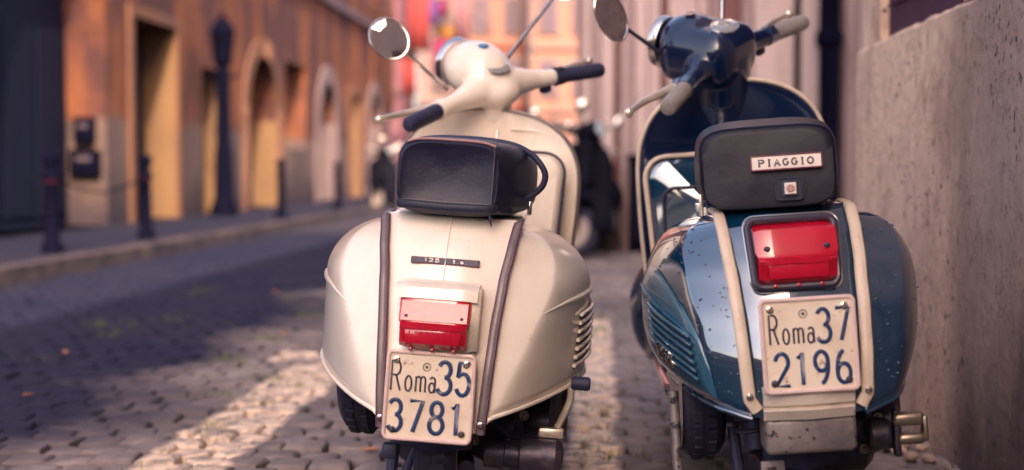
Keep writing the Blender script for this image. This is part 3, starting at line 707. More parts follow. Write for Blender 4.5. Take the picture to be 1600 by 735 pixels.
def build_scooter(P, label, name='parked_scooter'):
    root = empty(name, P['loc'], 0, label, 'scooter')
    paint = P['paint']; px_style = P['px']
    yt = lambda z: interp(P['tail'], z)
    xs = lambda z: interp(P['strip'], z)
    ZT, ZB = P['ztop'], P['zbot']
    # central body
    rings = []
    for i in range(19):
        z = ZB + (ZT + .012 - ZB) * i / 18; hw = xs(z); y0 = yt(z); r = []
        for k in range(-8, 9):
            u = k / 8; r.append((hw * u, y0 + .022 * abs(u) ** 2.4 - .004, z))
        r += [(hw * 1.0, .12, z), (hw * .95, .46, z), (-hw * .95, .46, z), (-hw * 1.0, .12, z)]
        rings.append(r)
    body = obj('body', loft(rings), paint, root, angle=50)
    # cowls
    def cowl_fn(sg, W):
        def f(t, v):
            ph = min(t / .5, 1) * PI / 2; m = P['m']
            zb = interp(P['cowlbot'], t); zt = ZT - .004 - .10 * max(0, (t - .55) / .45) ** 2
            z = zb + (zt - zb) * v; v1 = P['v1']
            if v > v1: fr = max(1 - ((v - v1) / (1 - v1)) ** P['ntop'], 0) ** (1 / P['ntop2'])
            else: fr = 1 - P['tuck'] * ((v1 - v) / v1) ** P['tuckp']
            x0 = xs(z) - .002; w = x0 + (W - x0) * fr; y0 = yt(z) + .012; yw = P['yw']
            if t <= .5:
                cf = P['crease'][0] + P['crease'][1] * v ** P['crease'][3]
                xc = x0 + (w - x0) * cf; yc = y0 + (yw - y0) * P['crease'][2] * cf ** 1.7
                if t <= .25:
                    q = t / .25; bul = math.sin(PI * q) * .002 * min(1, (w - x0) / .08)
                    x = x0 + (xc - x0) * q; y = y0 + (yc - y0) * q - bul
                else:
                    q = (t - .25) / .25 * PI / 2
                    ee = P['crease'][4]; x = xc + (w - xc) * math.sin(q) ** ee; y = yw - (yw - yc) * max(math.cos(q), 0) ** ee
            elif False:
                x = x0 + (w - x0) * math.sin(ph) ** (2 / m); y = yw - (yw - y0) * max(math.cos(ph), 0) ** (2 / m)
            else:
                q = (t - .5) / .5; x = w - (w - x0 * .9) * (q ** 2.2) * .9; y = yw + (.47 - yw) * q
            return Vector((sg * x, y, z))
        return f
    def cowl_pn(f, t, v, h):
        p = f(t, v); a = f(min(t + .01, 1), v) - f(max(t - .01, 0), v); b = f(t, min(v + .01, 1)) - f(t, max(v - .01, 0))
        n = a.cross(b)
        if n.length < 1e-9: return p
        n.normalize()
        if n.x * p.x < 0 and abs(n.x) > .05: n = -n
        elif abs(n.x) <= .05 and n.y > 0: n = -n
        return p + n * h
    cowls = {}
    for sg, W in ((-1, P['WL']), (1, P['WR'])):
        f = cowl_fn(sg, W); nt, nv = 44, 30
        tt = [.5 * (1 - math.cos(PI * .5 * i / (nt // 2))) if i <= nt // 2 else .5 + .5 * (i - nt // 2) / (nt // 2) for i in range(nt + 1)]
        tt = [i / nt for i in range(nt + 1)]
        vv = [math.sin(PI / 2 * j / nv) ** .9 for j in range(nv + 1)]
        grid = [[f(t, v) for v in vv] for t in tt]
        c = obj('cowl', loft(grid, False, False), paint, root, angle=75, solid=.003)
        cowls[sg] = (c, f)
        # rolled lower edge
        obj('lower_edge', tube([f(t, 0) + Vector((0, 0, .001)) for t in tt], .0045, 8), paint if not px_style else paint, c)
        # seam trim
        zz = [ZB + P['trim_low'] + (ZT - ZB - P['trim_low'] + .004) * i / 30 for i in range(31)]
        path = [Vector((sg * (xs(z) + .001), yt(z) + .006 - P['trim_r'] * .3, z)) for z in zz]
        if px_style: path = [Vector((sg * (xs(zz[0]) - .012), yt(zz[0]) + .004, zz[0] - .022))] + path
        path += [path[-1] + Vector((0, .04, .006)), path[-1] + Vector((0, .10, .008))]
        tr = obj('seam_trim', tube(path, P['trim_r'], 10, False, (1, .6), up=(1, 0, 0)), P['trim'], root)
        if not px_style:
            for e in (-1, 1): obj('rubber_edge', tube([p + Vector((e * P['trim_r'] * .95, -.001, 0)) for p in path], .0025, 6), M['plum_trim'], tr)
        obj('screw', T(T(bolt(.0045), Matrix.Rotation(PI, 4, 'Z')), Matrix.Translation(path[1] + Vector((0, -.010, .006)))), M['chrome'], tr)
    if not px_style:
        for sg in (-1, 1):
            c, f = cowls[sg]
            # swage line
            obj('swage_line', tube([cowl_pn(f, t, .58 - .12 * max(0, (.36 - t)) / .3, -.001) for t in [.24 + .5 * i / 24 for i in range(25)]], [.0005 + .006 * min(1, i / 8) for i in range(25)], 8), paint, c)
            for k in range(7 if sg > 0 else 0):
                v = (.13 if sg > 0 else .20) + .055 * k
                sl = tube([cowl_pn(f, t, v + (t - .42) * .18, .004 + .004 * math.sin(PI * (t - .40) / .2)) for t in [.42 + .16 * i / 8 for i in range(9)]], .0042, 8, False, (1, 1))
                obj('vent_slat', sl, paint, c)
                obj('vent_slot', tube([cowl_pn(f, t, v - .022 + (t - .42) * .18, .0005) for t in [.425 + .15 * i / 8 for i in range(9)]], .0042, 6, False, (1, 1)), M['rubber'], c)
    else:
        c, f = cowls[-1]
        # raised teardrop panel with slats and the model script
        nt, nv = 26, 22; grid = []
        for i in range(nt + 1):
            t = .262 + .34 * i / nt; u = i / nt
            lo = .055 + .02 * u; hi = .22 + .50 * math.sin(PI / 2 * min(u / .48, 1)) ** .75 * (1 if u < .55 else 1 - ((u - .55) / .45) ** 2 * .6)
            grid.append([cowl_pn(f, t, lo + (hi - lo) * j / nv, .007 * min(1, 4 * min(j / nv, 1 - j / nv, u * 2.0, (1 - u) * 2)) ** .5 + .001) for j in range(nv + 1)])
        emb = obj('raised_panel', loft(grid, False, False), M['blue_emboss'], c, angle=60)
        obj('panel_rib', tube([cowl_pn(f, .275 + .22 * i / 16, .30 + .30 * (i / 16) ** .6, .010) for i in range(17)], [.0008 + .0026 * math.sin(PI * i / 16) for i in range(17)], 8), M['blue_emboss'], c)
        for k in range(6):
            v = .15 + .045 * k
            obj('vent_slat', tube([cowl_pn(f, t, v + .06 + (t - .36) * .9, .012) for t in [.30 + .13 * i / 8 for i in range(9)]], .0034, 8), M['blue_emboss'], c)
            obj('vent_slot', tube([cowl_pn(f, t, v + .042 + (t - .36) * .9, .0085) for t in [.305 + .12 * i / 8 for i in range(9)]], .0040, 6), M['rubber'], c)
        # script letters 125X laid on the panel
        pc = cowl_pn(f, .385, .20, .016); px_ = (cowl_pn(f, .34, .19, .016) - pc).normalized(); pz_ = (cowl_pn(f, .385, .26, .016) - pc).normalized()
        py_ = pz_.cross(px_); fr = Matrix(((px_.x, py_.x, pz_.x, pc.x), (px_.y, py_.y, pz_.y, pc.y), (px_.z, py_.z, pz_.z, pc.z), (0, 0, 0, 1)))
        obj('script_badge', word('125X', -.048, 0, .019, .026, .005, .0028, fr @ Matrix.Rotation(R(8), 4, 'Y'), .8), M['chrome'], c, angle=60)
    if P.get('drops'):
        rg = random.Random(11)
        for sg in (-1, 1):
            c, f = cowls[sg]; sh = []
            for k in range(90 if sg < 0 else 40):
                t, v = rg.uniform(.03, .45), rg.uniform(.1, .97); r = rg.choice([.0012, .0016, .002, .0028])
                p = cowl_pn(f, t, v, .0003); sh.append(ellipsoid(p.x, p.y, p.z, r, r, r, 7, 5))
            d = obj('water_drops', sh, M['drop'], c, angle=180, kind='stuff')
    # tail badge on the cream scooter
    def tailF(z, dx=0, lift=.006):
        sl = math.atan2(yt(z + .03) - yt(z - .03), .06)
        return Matrix.Translation((dx, yt(z) - .004 - lift, z)) @ Matrix.Rotation(-sl, 4, 'X')
    if not px_style:
        F = tailF(.582, .0, .002)
        b = obj('model_badge', T(panel_shape(.132, .0125, .001, .003, .0008), F), M['badge_black'], body)
        obj('badge_edge', T(tube(rrect(.133, .0135, .001, 2), .0011, 5, True), F @ Matrix.Translation((0, .001, 0))), M['badge_red'], b)
        obj('lettering', word('125', -.042, -.0038, .0085, .0078, .0035, .0011, F @ Matrix.Translation((0, -.0012, 0))) + word('t.s.', .015, -.0038, .0075, .0078, .003, .0011, F @ Matrix.Translation((0, -.0012, 0))), M['badge_white'], b, angle=60)
        obj('centre_seam', tube([(0, yt(z) - .0042, z) for z in [.53 + .14 * i / 10 for i in range(11)]], .0016, 6), paint, body)
    # tail light
    w, h, tz = P['lamp']; F = Matrix.Translation((P['lampx'], yt(tz) - .004, tz))
    def prof_loft(prof, w, r=.012, taper=.0):
        N_ = 9; rings = []
        for i in range(N_ + 1):
            u = -1 + 2 * i / N_; e = 1 - abs(u) ** 8 * .12
            rings.append([(u * w / 2 * (1 - taper * (pz < 0)), py * e, pz * (1 - abs(u) ** 8 * .06)) for py, pz in prof])
        return loft(rings, True, True)
    if px_style:
        fr_ = obj('tail_lamp_frame', [T(tube([p + Vector((p.x * (-.06 if p.z < 0 else 0), (.55 * (p.z + h / 2)) * .6, 0)) for p in rrect(w + .010, h + .010, .016)], .0075, 10, True), F @ Matrix.Translation((-.003, -.040, 0)))], M['badge_black'], body)
        obj('chrome_edge', T(tube([p + Vector((p.x * (-.06 if p.z < 0 else 0), (.55 * (p.z + h / 2)) * .6, 0)) for p in rrect(w + .024, h + .024, .020)], .0028, 8, True), F @ Matrix.Translation((-.003, -.036, 0))), M['chrome'], fr_)
        prof = [(.03 + h * .25, h / 2), (-.012 + .012, h / 2 - .001), (-.026, h / 2 - .012), (-.050, .004), (-.052, -.004), (-.058, -.006), (-.058, -.018), (-.055, -.022), (-.050, -h / 2 + .008), (-.040, -h / 2), (.04, -h / 2)]
    else:
        hood = [(.06, h / 2 + .026), (-.016, h / 2 + .024), (-.034, h / 2 + .014), (-.040, h / 2 - .006), (.0, h / 2 - .006), (.04, h / 2 - .0)]
        hd = obj('tail_lamp_hood', T(prof_loft(hood, w + .012), F), paint, body)
        obj('lamp_base', T(prof_loft([(.05, h / 2 + .018), (-.014, h / 2 + .018), (-.030, 0), (-.030, -h / 2 - .004), (.03, -h / 2 - .004)], w * .98), F @ Matrix.Translation((.012, 0, 0))), M['alloy'], hd)
        prof = [(.02, h / 2 - .004), (-.034, h / 2 - .005), (-.038, h / 2 - .008), (-.056, .000), (-.064, -.002), (-.064, -.012), (-.060, -.016), (-.058, -h / 2 + .010), (-.046, -h / 2), (.02, -h / 2)]
    lens = obj('tail_lamp_lens', T(prof_loft(prof, w - (.012 if not px_style else 0), taper=.05), F), M['lens'], body, angle=28)
    for sx in (-1, 1):
        obj('screw', T(T(bolt(.0042), Matrix.Rotation(PI, 4, 'Z')), F @ Matrix.Translation((sx * w * .36, -.048 if not px_style else -.046, .010))), M['engine'], lens)
    for k in range(11):
        xx = (-.5 + (k + .5) / 11) * w * .82
        obj('lens_rib', T(tube([(xx, prof[5 if px_style else 5][0] + .001, -.016), (xx * .99, prof[8][0] if px_style else prof[7][0], -h / 2 + .014)], .0011, 5), F), M['lens'], lens)
    if px_style: obj('lens_ridge', T(tube([(-w * .46, prof[5][0] + .003, -.012), (w * .46, prof[5][0] + .003, -.012)], .002, 8), F), M['lens'], lens)
    for xx in (-.28, 0, .28): obj('lens_peg', T(box(w * xx, -.044, -h / 2 - .002, .008, .012, .006, .002), F), M['lens'], lens)
    obj('reflector', T(box(0, -.0605 if not px_style else -.0545, -h * .27, w * .72, .003, h * .26, .001), F), M['lens'], lens)
    if not px_style: obj('upper_lens_sheen', T(([(-w * .43, -.0405, h / 2 - .012), (w * .43, -.0405, h / 2 - .012), (w * .43, -.0575, .003), (-w * .43, -.0575, .003), (-w * .43, -.030, h / 2 - .012), (w * .43, -.030, h / 2 - .012), (w * .43, -.05, .003), (-w * .43, -.05, .003)], [(0, 1, 2, 3), (4, 5, 6, 7), (0, 1, 5, 4), (1, 2, 6, 5), (2, 3, 7, 6), (3, 0, 4, 7)]), F), M['lens_sheen'], lens, angle=0)  # thin overlay carrying the painted sky reflection
    # plate
    F = Matrix.Translation(P['plate']) @ Matrix.Rotation(R(P['plate_roll']), 4, 'Y') @ Matrix.Rotation(R(-P['plate_tilt']), 4, 'X')
    number_plate(root, F, P['rows'])
    obj('plate_bracket', T(box(0, .015, 0, .12, .02, .13, .004), F), M['engine'], root)
    # seat
    rings = []; tab = P['seat']
    for (y, hw, z0, z1, n) in tab:
        rr = superell(0, (z0 + z1) / 2, hw, (z1 - z0) / 2, n, 36)
        rings.append([(x, y + P['seat_slope'] * (z1 - z) / .17, z) for x, z in rr])
    Fs = Matrix.Translation((P['seat_dx'], 0, 0)) @ Matrix.Rotation(R(P['seat_yaw']), 4, 'Z')
    seat = obj('seat', T(loft(rings), Fs), M['leather'] if not px_style else M['vinyl'], root, angle=50)
    y, hw, z0, z1, n = tab[2]
    edge = [Vector((x * 1.01, y + P['seat_slope'] * (z1 - z) / .17 - .002, z)) for x, z in superell(0, (z0 + z1) / 2, hw, (z1 - z0) / 2, n, 48)]
    zmid = z0 + (z1 - z0) * (.93 if not px_style else .22)
    up_ = [p for p in edge if p.z > zmid]; up_.sort(key=lambda p: math.atan2(p.z - (z0 + z1) / 2 + .04, p.x))
    obj('piping', T(tube(up_, .0026 if not px_style else .0013, 6), Fs), M['piping'] if not px_style else M['rubber'], seat)
    y0_, hw0 = tab[0][0], tab[1][1]
    if not px_style:
        zb = tab[1][2] + .012
        yb = tab[1][0] + P['seat_slope'] * (tab[1][3] - zb) / .17 - .006
        rim_path = [(-hw0 - .004, yb + .10, zb - .002), (-hw0 - .002, yb + .03, zb - .001), (-hw0 + .012, yb - .002, zb), (0, yb - .008, zb - .002), (hw0 - .012, yb - .002, zb), (hw0 + .002, yb + .03, zb - .001), (hw0 + .018, yb + .10, zb - .002)]
        obj('lower_trim', T(tube(smooth_path(rim_path), .009, 8, False, (.5, 1), up=(0, 1, 0)), Fs), M['leather'], seat)
        st_sh = []
        for k in range(46):
            x = -hw0 + .012 + k * (2 * hw0 - .024) / 46
            st_sh.append(box(x, yb - .0135 + .004 * (abs(x) / hw0) ** 4, zb + .010, .0026, .0014, .0010))
        for k in range(36):
            z = zb + .012 + k * .0036; yy = tab[1][0] + P['seat_slope'] * (tab[1][3] - z) / .17
            st_sh.append(box(hw0 * .90, yy - .0035, z, .0011, .0014, .0022))
        s_o = obj('stitching', T(merge(st_sh), Fs), M['thread'], seat, angle=0, kind='stuff')
        obj('side_seam', T(tube([(hw0 * .905, tab[1][0] + P['seat_slope'] * (tab[1][3] - z) / .17 - .0015, z) for z in [zb + .118 * i / 10 for i in range(11)]], .0022, 6), Fs), M['leather'], seat)
        sp = smooth_path([(-.13, .04, .79), (-.10, .04, .820), (0, .04, .828), (.09, .03, .822), (.135, .01, .806), (.158, -.005, .788), (.173, -.012, .765), (.171, -.016, .742), (.157, -.018, .724), (.136, -.018, .710)], 6)
        obj('grab_strap', T(tube(sp, .012, 12, False, (1, .55), up=(0, 1, 0)), Fs), M['rubber'], seat)
        obj('strap_buckle', T(box(.146, -.012, .690, .008, .022, .030, .003), Fs), M['chrome'], seat)
        obj('torn_corner', T(tube([(hw0 * .9, yb - .004, zb - .012), (hw0 * .92, yb - .006, zb - .024), (hw0 * .95, yb - .006, zb - .034)], [.003, .003, .001], 6), Fs), M['leather'], seat)
    else:
        yy = lambda z: tab[1][0] + P['seat_slope'] * (tab[1][3] - z) / .17
        zc = .776; Fb = Fs @ Matrix.Translation((.034, yy(zc) - .012, zc)) @ Matrix.Rotation(R(-P['seat_slope'] / .17 * 57 * -1), 4, 'X')
        nb = obj('name_badge', T(panel_shape(.130, .026, .002, .006), Fb), M['badge_white'], seat)
        obj('badge_edge', T(tube(rrect(.131, .027, .002, 3), .0017, 6, True), Fb), M['badge_red'], nb)
        obj('lettering', word('PIAGGIO', -.0525, -.0058, .0118, .0116, .0043, .0018, Fb @ Matrix.Translation((0, -.0008, 0)), .5), M['ink_dark'], nb, angle=60)
        zc = .725; Fl = Fs @ Matrix.Translation((.036, yy(zc) - .010, zc)) @ Matrix.Rotation(R(-P['seat_slope'] / .17 * 57 * -1), 4, 'X')
        lk = obj('lock_plate', T(panel_shape(.050, .040, .006, .006, .002), Fl), M['vinyl'], seat)
        obj('lock_rim', T(tube(rrect(.050, .040, .006, 4), .0018, 6, True), Fl), M['rubber'], lk)
        obj('lock_recess', T(panel_shape(.032, .031, .004, .004), Fl @ Matrix.Translation((0, -.003, 0))), M['rubber'], lk)
        obj('lock_button', T(panel_shape(.022, .022, .002, .009, .0015), Fl @ Matrix.Translation((.002, -.011, 0))), M['badge_white'], lk)
        obj('keyhole', T(lathe([(.0075, 0), (.0075, .002), (.006, .0032), (.0055, .002), (.001, .0022)], 14, 'Y'), Fl @ Matrix.Translation((.002, -.011, 0)) @ Matrix.Rotation(PI, 4, 'Z')), M['piping'], lk)
        obj('seat_base', T(box(0, .12, tab[0][2] - .003, .20, .52, .016, .005), Fs), M['rubber'], root)
        obj('side_clip', T(box(-.132, -.03, .70, .008, .02, .045, .003), Fs), M['alloy'], seat)
        obj('side_seam', T(tube([(-hw0 * .985, yy(z) + .02, z) for z in [.70 + .13 * i / 10 for i in range(11)]], .0022, 6), Fs), M['rubber'], seat)
        for sx in (-1, 1):
            obj('seat_hinge', T(box(sx * .096, -.115, .682, .018, .03, .022, .003), Fs), M['cream_trim'], root)
    # floor, leg shield, tool box
    YS = .93
    fl = []
    for i in range(15):
        y = .30 + (YS + .01 - .30) * i / 14; z = .268 + .02 * max(0, (i - 11) / 3) ** 2
        hw = .12 + .095 * min(1, i / 4) ** .7
        fl.append([(hw * k / 8, y, z + .006 * math.cos(k / 8 * PI)) for k in range(-8, 9)])
    obj('floorboard', loft(fl, False, False), paint, root, solid=.02)
    for x in (-.16, -.12, .12, .16): obj('floor_rail', tube([(x, .36, .277), (x, .60, .279), (x, .90, .292)], .006, 8, False, (1, .6)), M['alloy'], root)
    def sh(u, v):
        z = .29 + (P['shield_top'] - .29) * v; w = .205 + .04 * math.sin(min(v / .7, 1) * PI / 2)
        if v > .66: w *= max(1 - ((v - .66) / .34) ** 2.6, 0) ** (1 / 2.3)
        return Vector((w * u + P.get('shield_dx', 0) * v, YS - .10 * v - .045 * abs(u) ** 2.5 * (w / .24), z))
    vs_ = [math.sin(PI / 2 * j / 30) for j in range(31)]
    shd = obj('leg_shield', loft([[sh(k / 12, v) for k in range(-12, 13)] for v in vs_], False, False), M['blue_deep'] if px_style else paint, root, solid=.004)
    bd = [sh(-1, v) for v in vs_] + [sh(1, v) for v in reversed(vs_[:-1])]
    obj('edge_trim', tube(bd, .0055, 8), P['shield_trim'], shd)
    bx = []
    TBH = P['box_top']
    for y, sc in ((.80, 1.0), (.735, 1.0), (.715, .975), (.708, .93)):
        bx.append([Vector((p.x * (1 if p.z > 0 else .94), 0, p.z)) * sc + Vector((0, y + .02, (TBH + .42) / 2)) for p in rrect(P['box_w'], TBH - .42, .05, 6)])
    gb = obj('glovebox', loft(bx), P['box_paint'], root)
    obj('box_trim', tube([Vector((p.x * (1 if p.z > 0 else .94), .738, p.z + (TBH + .42) / 2)) * 1.0 for p in rrect(P['box_w'] + .012, TBH - .42 + .012, .055, 6)], P['box_tr'], 8, True), P['box_trim'], gb)
    if px_style: obj('lid_outline', tube([Vector((p.x, .722, p.z + (TBH + .42) / 2 - .03)) for p in rrect(P['box_w'] - .07, TBH - .42 - .09, .03, 5)], .004, 8, True), M['rubber'], gb)
    else:
        obj('hook', tube([(.02, .79, .86), (.02, .755, .862), (.02, .745, .845), (.02, .755, .83)], .005, 8), M['alloy'], shd)
        obj('swage', tube([(.05, .825, .875), (.12, .822, .874), (.17, .812, .865)], .003, 6), paint, shd)
    if px_style:
        for sx in (-.012, .02): obj('rivet', ellipsoid(sx, .795, .843, .007, .005, .006, 10, 6), M['chrome'], shd)
    # steering assembly
    rk = R(25); O = Vector((0, P['head_y'], P['head_z']))
    S = Matrix.Translation(O) @ Matrix.Rotation(rk, 4, 'X') @ Matrix.Rotation(R(P['steer']), 4, 'Z')
    obj('steering_column', T(tube([(0, 0, -.03), (0, 0, -.10), (0, 0, -.24), (0, 0, -.45)], [.047, .044, .042, .04] if not px_style else [.07, .068, .062, .055], 18), Matrix.Translation(O) @ Matrix.Rotation(rk, 4, 'X')), M['blue_deep'] if px_style else paint, root)
    sw = R(14); gz = P['bar_z']
    def bp(x, y=0, z=0):        # a point along the bar; grips sweep back beyond x=.10
        ax = abs(x); xx, yy = ax, 0
        if ax > .09: xx = .09 + (ax - .09) * math.cos(sw); yy = -(ax - .09) * math.sin(sw)
        return Vector((math.copysign(xx, x), yy + y, z + gz))
    if not px_style:
        parts = [tube([bp(-.20), bp(-.14), bp(-.08, -.002, .004), bp(0, 0, .006), bp(.08, -.002, .004), bp(.14), bp(.20)], [.023, .027, .040, .052, .040, .027, .023], 18),
                 ellipsoid(0, .075, .036, .088, .108, .076), ellipsoid(0, -.005, .004, .072, .066, .046), tube([(0, 0, .0), (0, 0, -.06)], [.052, .044], 18)]
    else:
        parts = [tube([bp(-.20), bp(-.14), bp(-.08, 0, .004), bp(0, 0, .006), bp(.08, 0, .004), bp(.14), bp(.20)], [.025, .030, .044, .055, .044, .030, .025], 18),
                 T(box(0, .035, .024, .20, .22, .15, .055, 5), Matrix.Identity(4)), tube([(0, 0, .02), (0, 0, -.10), (0, 0, -.17)], [.082, .078, .070], 24), ellipsoid(0, .08, .050, .090, .088, .066)]
    head = remeshed('headset', [T(p, S) for p in parts], M['blue_deep'] if px_style else paint, root, .0055, 14)
    obj('headlight_rim', T(T(lathe([(.066, -.012), (.070, 0), (.068, .010), (.060, .012)], 32, 'Y'), Matrix.Translation((0, .168, .030))), S), M['chrome'], head)
    obj('headlight', T(T(lathe([(.062, 0), (.05, .012), (.03, .019), (.001, .021)], 28, 'Y'), Matrix.Translation((0, .174, .030))), S), M['glass'], head)
    dial = Matrix.Translation((0.0, P['dial_y'], P['dial_z'])) @ Matrix.Rotation(R(P['dial_tilt']), 4, 'X')
    a_, b_ = P['dial']
    obj('speedometer', T(T(lathe([(1, -.3), (1, 0), (.92, .12), (.5, .2), (.01, .22)], 28), dial @ Matrix.Diagonal((a_, b_, .02, 1))), S), M['glass'], head)
    obj('speedometer_rim', T(T(tube([(a_ * math.cos(k * PI / 14), b_ * math.sin(k * PI / 14), 0) for k in range(28)], .0022, 6, True), dial), S), M['chrome'], head)
    obj('speedometer_needle', T(T(box(.004, .008, .0046, .0016, b_ * .9, .001), dial), S), M['badge_white'], head)
    bdg = S @ Matrix.Translation(P['badge_pos']) @ Matrix.Rotation(R(-8), 4, 'X')
    obj('headset_badge', T(lathe([(.0135, -.004), (.0135, .002), (.010, .0032), (.0095, .002), (.005, .002), (.0048, .0034), (.001, .0036)], 18), bdg), M['badge_blue'] if not px_style else M['badge_red'], head)
    obj('badge_ring', T(tube([(.0135 * math.cos(k * PI / 9), .0135 * math.sin(k * PI / 9), .002) for k in range(18)], .0018, 6, True), bdg), M['badge_white'] if px_style else M['badge_blue'], head)
    gm = P['grip']
    for sg in (-1, 1):
        g0, g1 = .222, .345
        pts = [bp(sg * (g0 + (g1 - g0) * i / 24)) for i in range(25)]
        rad = [P['grip_r'] * (1.0 + (.05 if i % 3 == 0 else 0)) for i in range(25)]; rad[0] = rad[-1] = P['grip_r'] * .92
        gr = obj('grip', T(tube(pts, rad, 18), S), gm, head, angle=50)
        obj('grip_end', T(tube([bp(sg * .3448), bp(sg * .349), bp(sg * .352)], [P['grip_r'] * .86, P['grip_r'] * .8, P['grip_r'] * .4], 18), S), gm, gr)
        obj('control_collar', T(tube([bp(sg * .196), bp(sg * .224)], [.0265, .024], 18), S), paint if sg < 0 else (M['rubber'] if not px_style else paint), head)
        lv_ = smooth_path([bp(sg * .185, .028, -.006), bp(sg * .215, .042, -.010), bp(sg * .26, .062, -.012), bp(sg * .32, .082, -.010), bp(sg * P['lever'], .090, -.006)], 5)
        n_ = len(lv_)
        lever = obj('brake_lever', T(tube(lv_, [.0145 - .0072 * i / (n_ - 1) for i in range(n_)], 12, False, (1, .8)), S), M['alloy'], head)
        e = bp(sg * (P['lever'] + .004), .090, -.006); obj('lever_ball', T(ellipsoid(e.x, e.y, e.z, .0125, .0125, .0125, 14, 10), S), M['alloy'], lever)
        obj('lever_bracket', T(tube([bp(sg * .165, .012, -.004), bp(sg * .19, .032, -.006), bp(sg * .205, .036, -.008)], [.018, .017, .013], 12), S), paint, lever)
    obj('light_switch', T(box(.205, -.035, .022 + gz, .02, .016, .014, .003), S), M['rubber'], head)
    obj('switch_box', T(T(box(0, 0, 0, .030, .022, .02, .004), Matrix.Translation(bp(.165, -.006, -.03))), S), M['rubber'], head)
    # fork, front wheel, mudguard
    Sx = Matrix.Translation(O) @ Matrix.Rotation(rk, 4, 'X') @ Matrix.Rotation(R(P['steer']), 4, 'Z')
    fc = Sx.inverted() @ Vector((0, 1.2, .215))
    # wheel centre stays on the unsteered fork plane
    S0 = Matrix.Translation(O) @ Matrix.Rotation(rk, 4, 'X'); fc = S0.inverted() @ Vector((0, 1.2, .215))
    Wm = Sx @ Matrix.Translation(fc) @ Matrix.Rotation(-rk, 4, 'X')
    tyre_wheel(root, 'front_wheel', (0, 0, 0), Wm)
    obj('fork', T(tube([(0, 0, -.40), (0.01, fc.y * .1, -.62), (.062, fc.y * .6, fc.z + .05), (.064, fc.y, fc.z)], [.02, .024, .026, .022], 14), Sx), paint, root)
    mg = []
    for i in range(21):
        a = R(-62 + 160 * i / 20); rr = .278 + .012 * math.sin(PI * i / 20); ring = []
        for k in range(-7, 8):
            u = k / 7; hw = .092 * (1 - .25 * abs(2 * i / 20 - 1) ** 3)
            dr = -.10 * abs(u) ** 2.6
            ring.append((hw * math.sin(u * PI / 2) * 1.0, math.sin(a) * (rr + dr), math.cos(a) * (rr + dr) + .085))
        mg.append(ring)
    obj('front_mudguard', T(loft(mg, False, False), Wm), paint, root, solid=.003)
    # rear wheel, swing arm, stand, exhaust, spare wheel
    tyre_wheel(root, 'rear_wheel', (.0, .0, .2155), Matrix.Identity(4))
    tyre_wheel(root, 'spare_wheel', P['spare'], Matrix.Identity(4), px_style)
    ig = []
    for i in range(13):
        a = R(-95 + 130 * i / 12); ig.append([(.075 * k / 4, math.sin(a) * (.25 - .012 * abs(k)), .225 + math.cos(a) * (.25 - .012 * abs(k))) for k in range(-4, 5)])
    obj('inner_mudguard', loft(ig, False, False), M['rubber'], root, solid=.003)
    eng = obj('engine_case', [move(lathe([(.02, -.07), (.07, -.065), (.085, -.03), (.085, .03), (.07, .045), (.045, .05)], 24, 'X'), .12, .02, .225), box(.15, .10, .24, .12, .20, .14, .03), move(lathe([(.05, 0), (.055, .01), (.055, .05), (.03, .06)], 18, 'X'), .17, .04, .23)], M['engine'], root)
    for k in range(5): obj('cooling_fin', box(.225 - .004 * k, .14 + .018 * k, .245, .07, .006, .12, .002), M['engine'], eng)
    obj('flywheel_cover', move(lathe([(.095, 0), (.10, .008), (.095, .028), (.06, .036), (.02, .038)], 28, 'X'), .205, .14, .30), M['engine'], eng)
    obj('exhaust', [tube([(.03, .14, .18), (-.02, .05, .17), (-.08, -.02, .165)], .03, 14), tube(smooth_path([(-.02, .16, .165), (.04, .02, .15), (.06, -.12, .15)]), .018, 12)], M['engine'], root)
    obj('shock_absorber', tube([(-.075, -.10, .22), (-.075, -.07, .45)], .022, 14), M['rubber'], root)
    for k, (a, b_) in enumerate([((.02, -.10, .30), (.16, .0, .20)), ((.05, -.06, .33), (.20, -.04, .22)), ((-.06, -.12, .32), (-.02, .05, .18))]):
        m_ = (Vector(a) + Vector(b_)) / 2 + Vector((.01, -.05, -.05)); obj('cable', tube(smooth_path([a, m_, b_]), .0045, 8), M['rubber'], root)
    for (x, y, z) in [(.10, -.072, .25), (.14, -.072, .20), (.17, -.07, .26), (.07, -.072, .20)]: obj('bolt', T(T(bolt(.007), Matrix.Rotation(PI, 4, 'Z')), Matrix.Translation((x, y, z))), M['old_alloy'], eng)
    obj('spring', tube([(-.075 + .034 * math.cos(k * .55), -.085 + .034 * math.sin(k * .55), .24 + .0022 * k) for k in range(80)], .0045, 6), M['engine'], root)
    obj('carrier_strut', tube([(.09, -.13, .33), (.15, -.02, .27)], .01, 8), M['engine'], root)
    if not px_style:
        obj('swing_cylinder', [move(lathe([(.018, -.075), (.030, -.07), (.034, -.03), (.028, -.028), (.028, 0), (.036, .003), (.040, .03), (.040, .075), (.030, .088), (.012, .092)], 22, 'X'), .165, -.10, .185)], M['engine'], eng)
        obj('clamp', box(.228, -.10, .235, .052, .022, .020, .004), M['alloy'], eng)
        ks = obj('kick_start', tube(smooth_path([(.235, -.09, .235), (.248, -.085, .262), (.262, -.08, .30), (.262, -.08, .33)], 5), [.0075] * 16, 10), M['alloy'], root)
        obj('pedal_rubber', tube([(.262, -.08, .338), (.268, -.08, .338), (.298, -.08, .338), (.302, -.08, .338)], [.012, .0145, .0145, .011], 14), M['rubber'], ks)
        obj('stand_leg', tube([(-.095, -.02, .25), (-.10, -.06, .14), (-.105, -.09, .02)], .012, 10), M['rubber'], root)
        obj('stand_leg', tube([(-.03, -.02, .25), (-.065, -.06, .14), (-.09, -.08, .06)], .009, 10), M['rubber'], root)
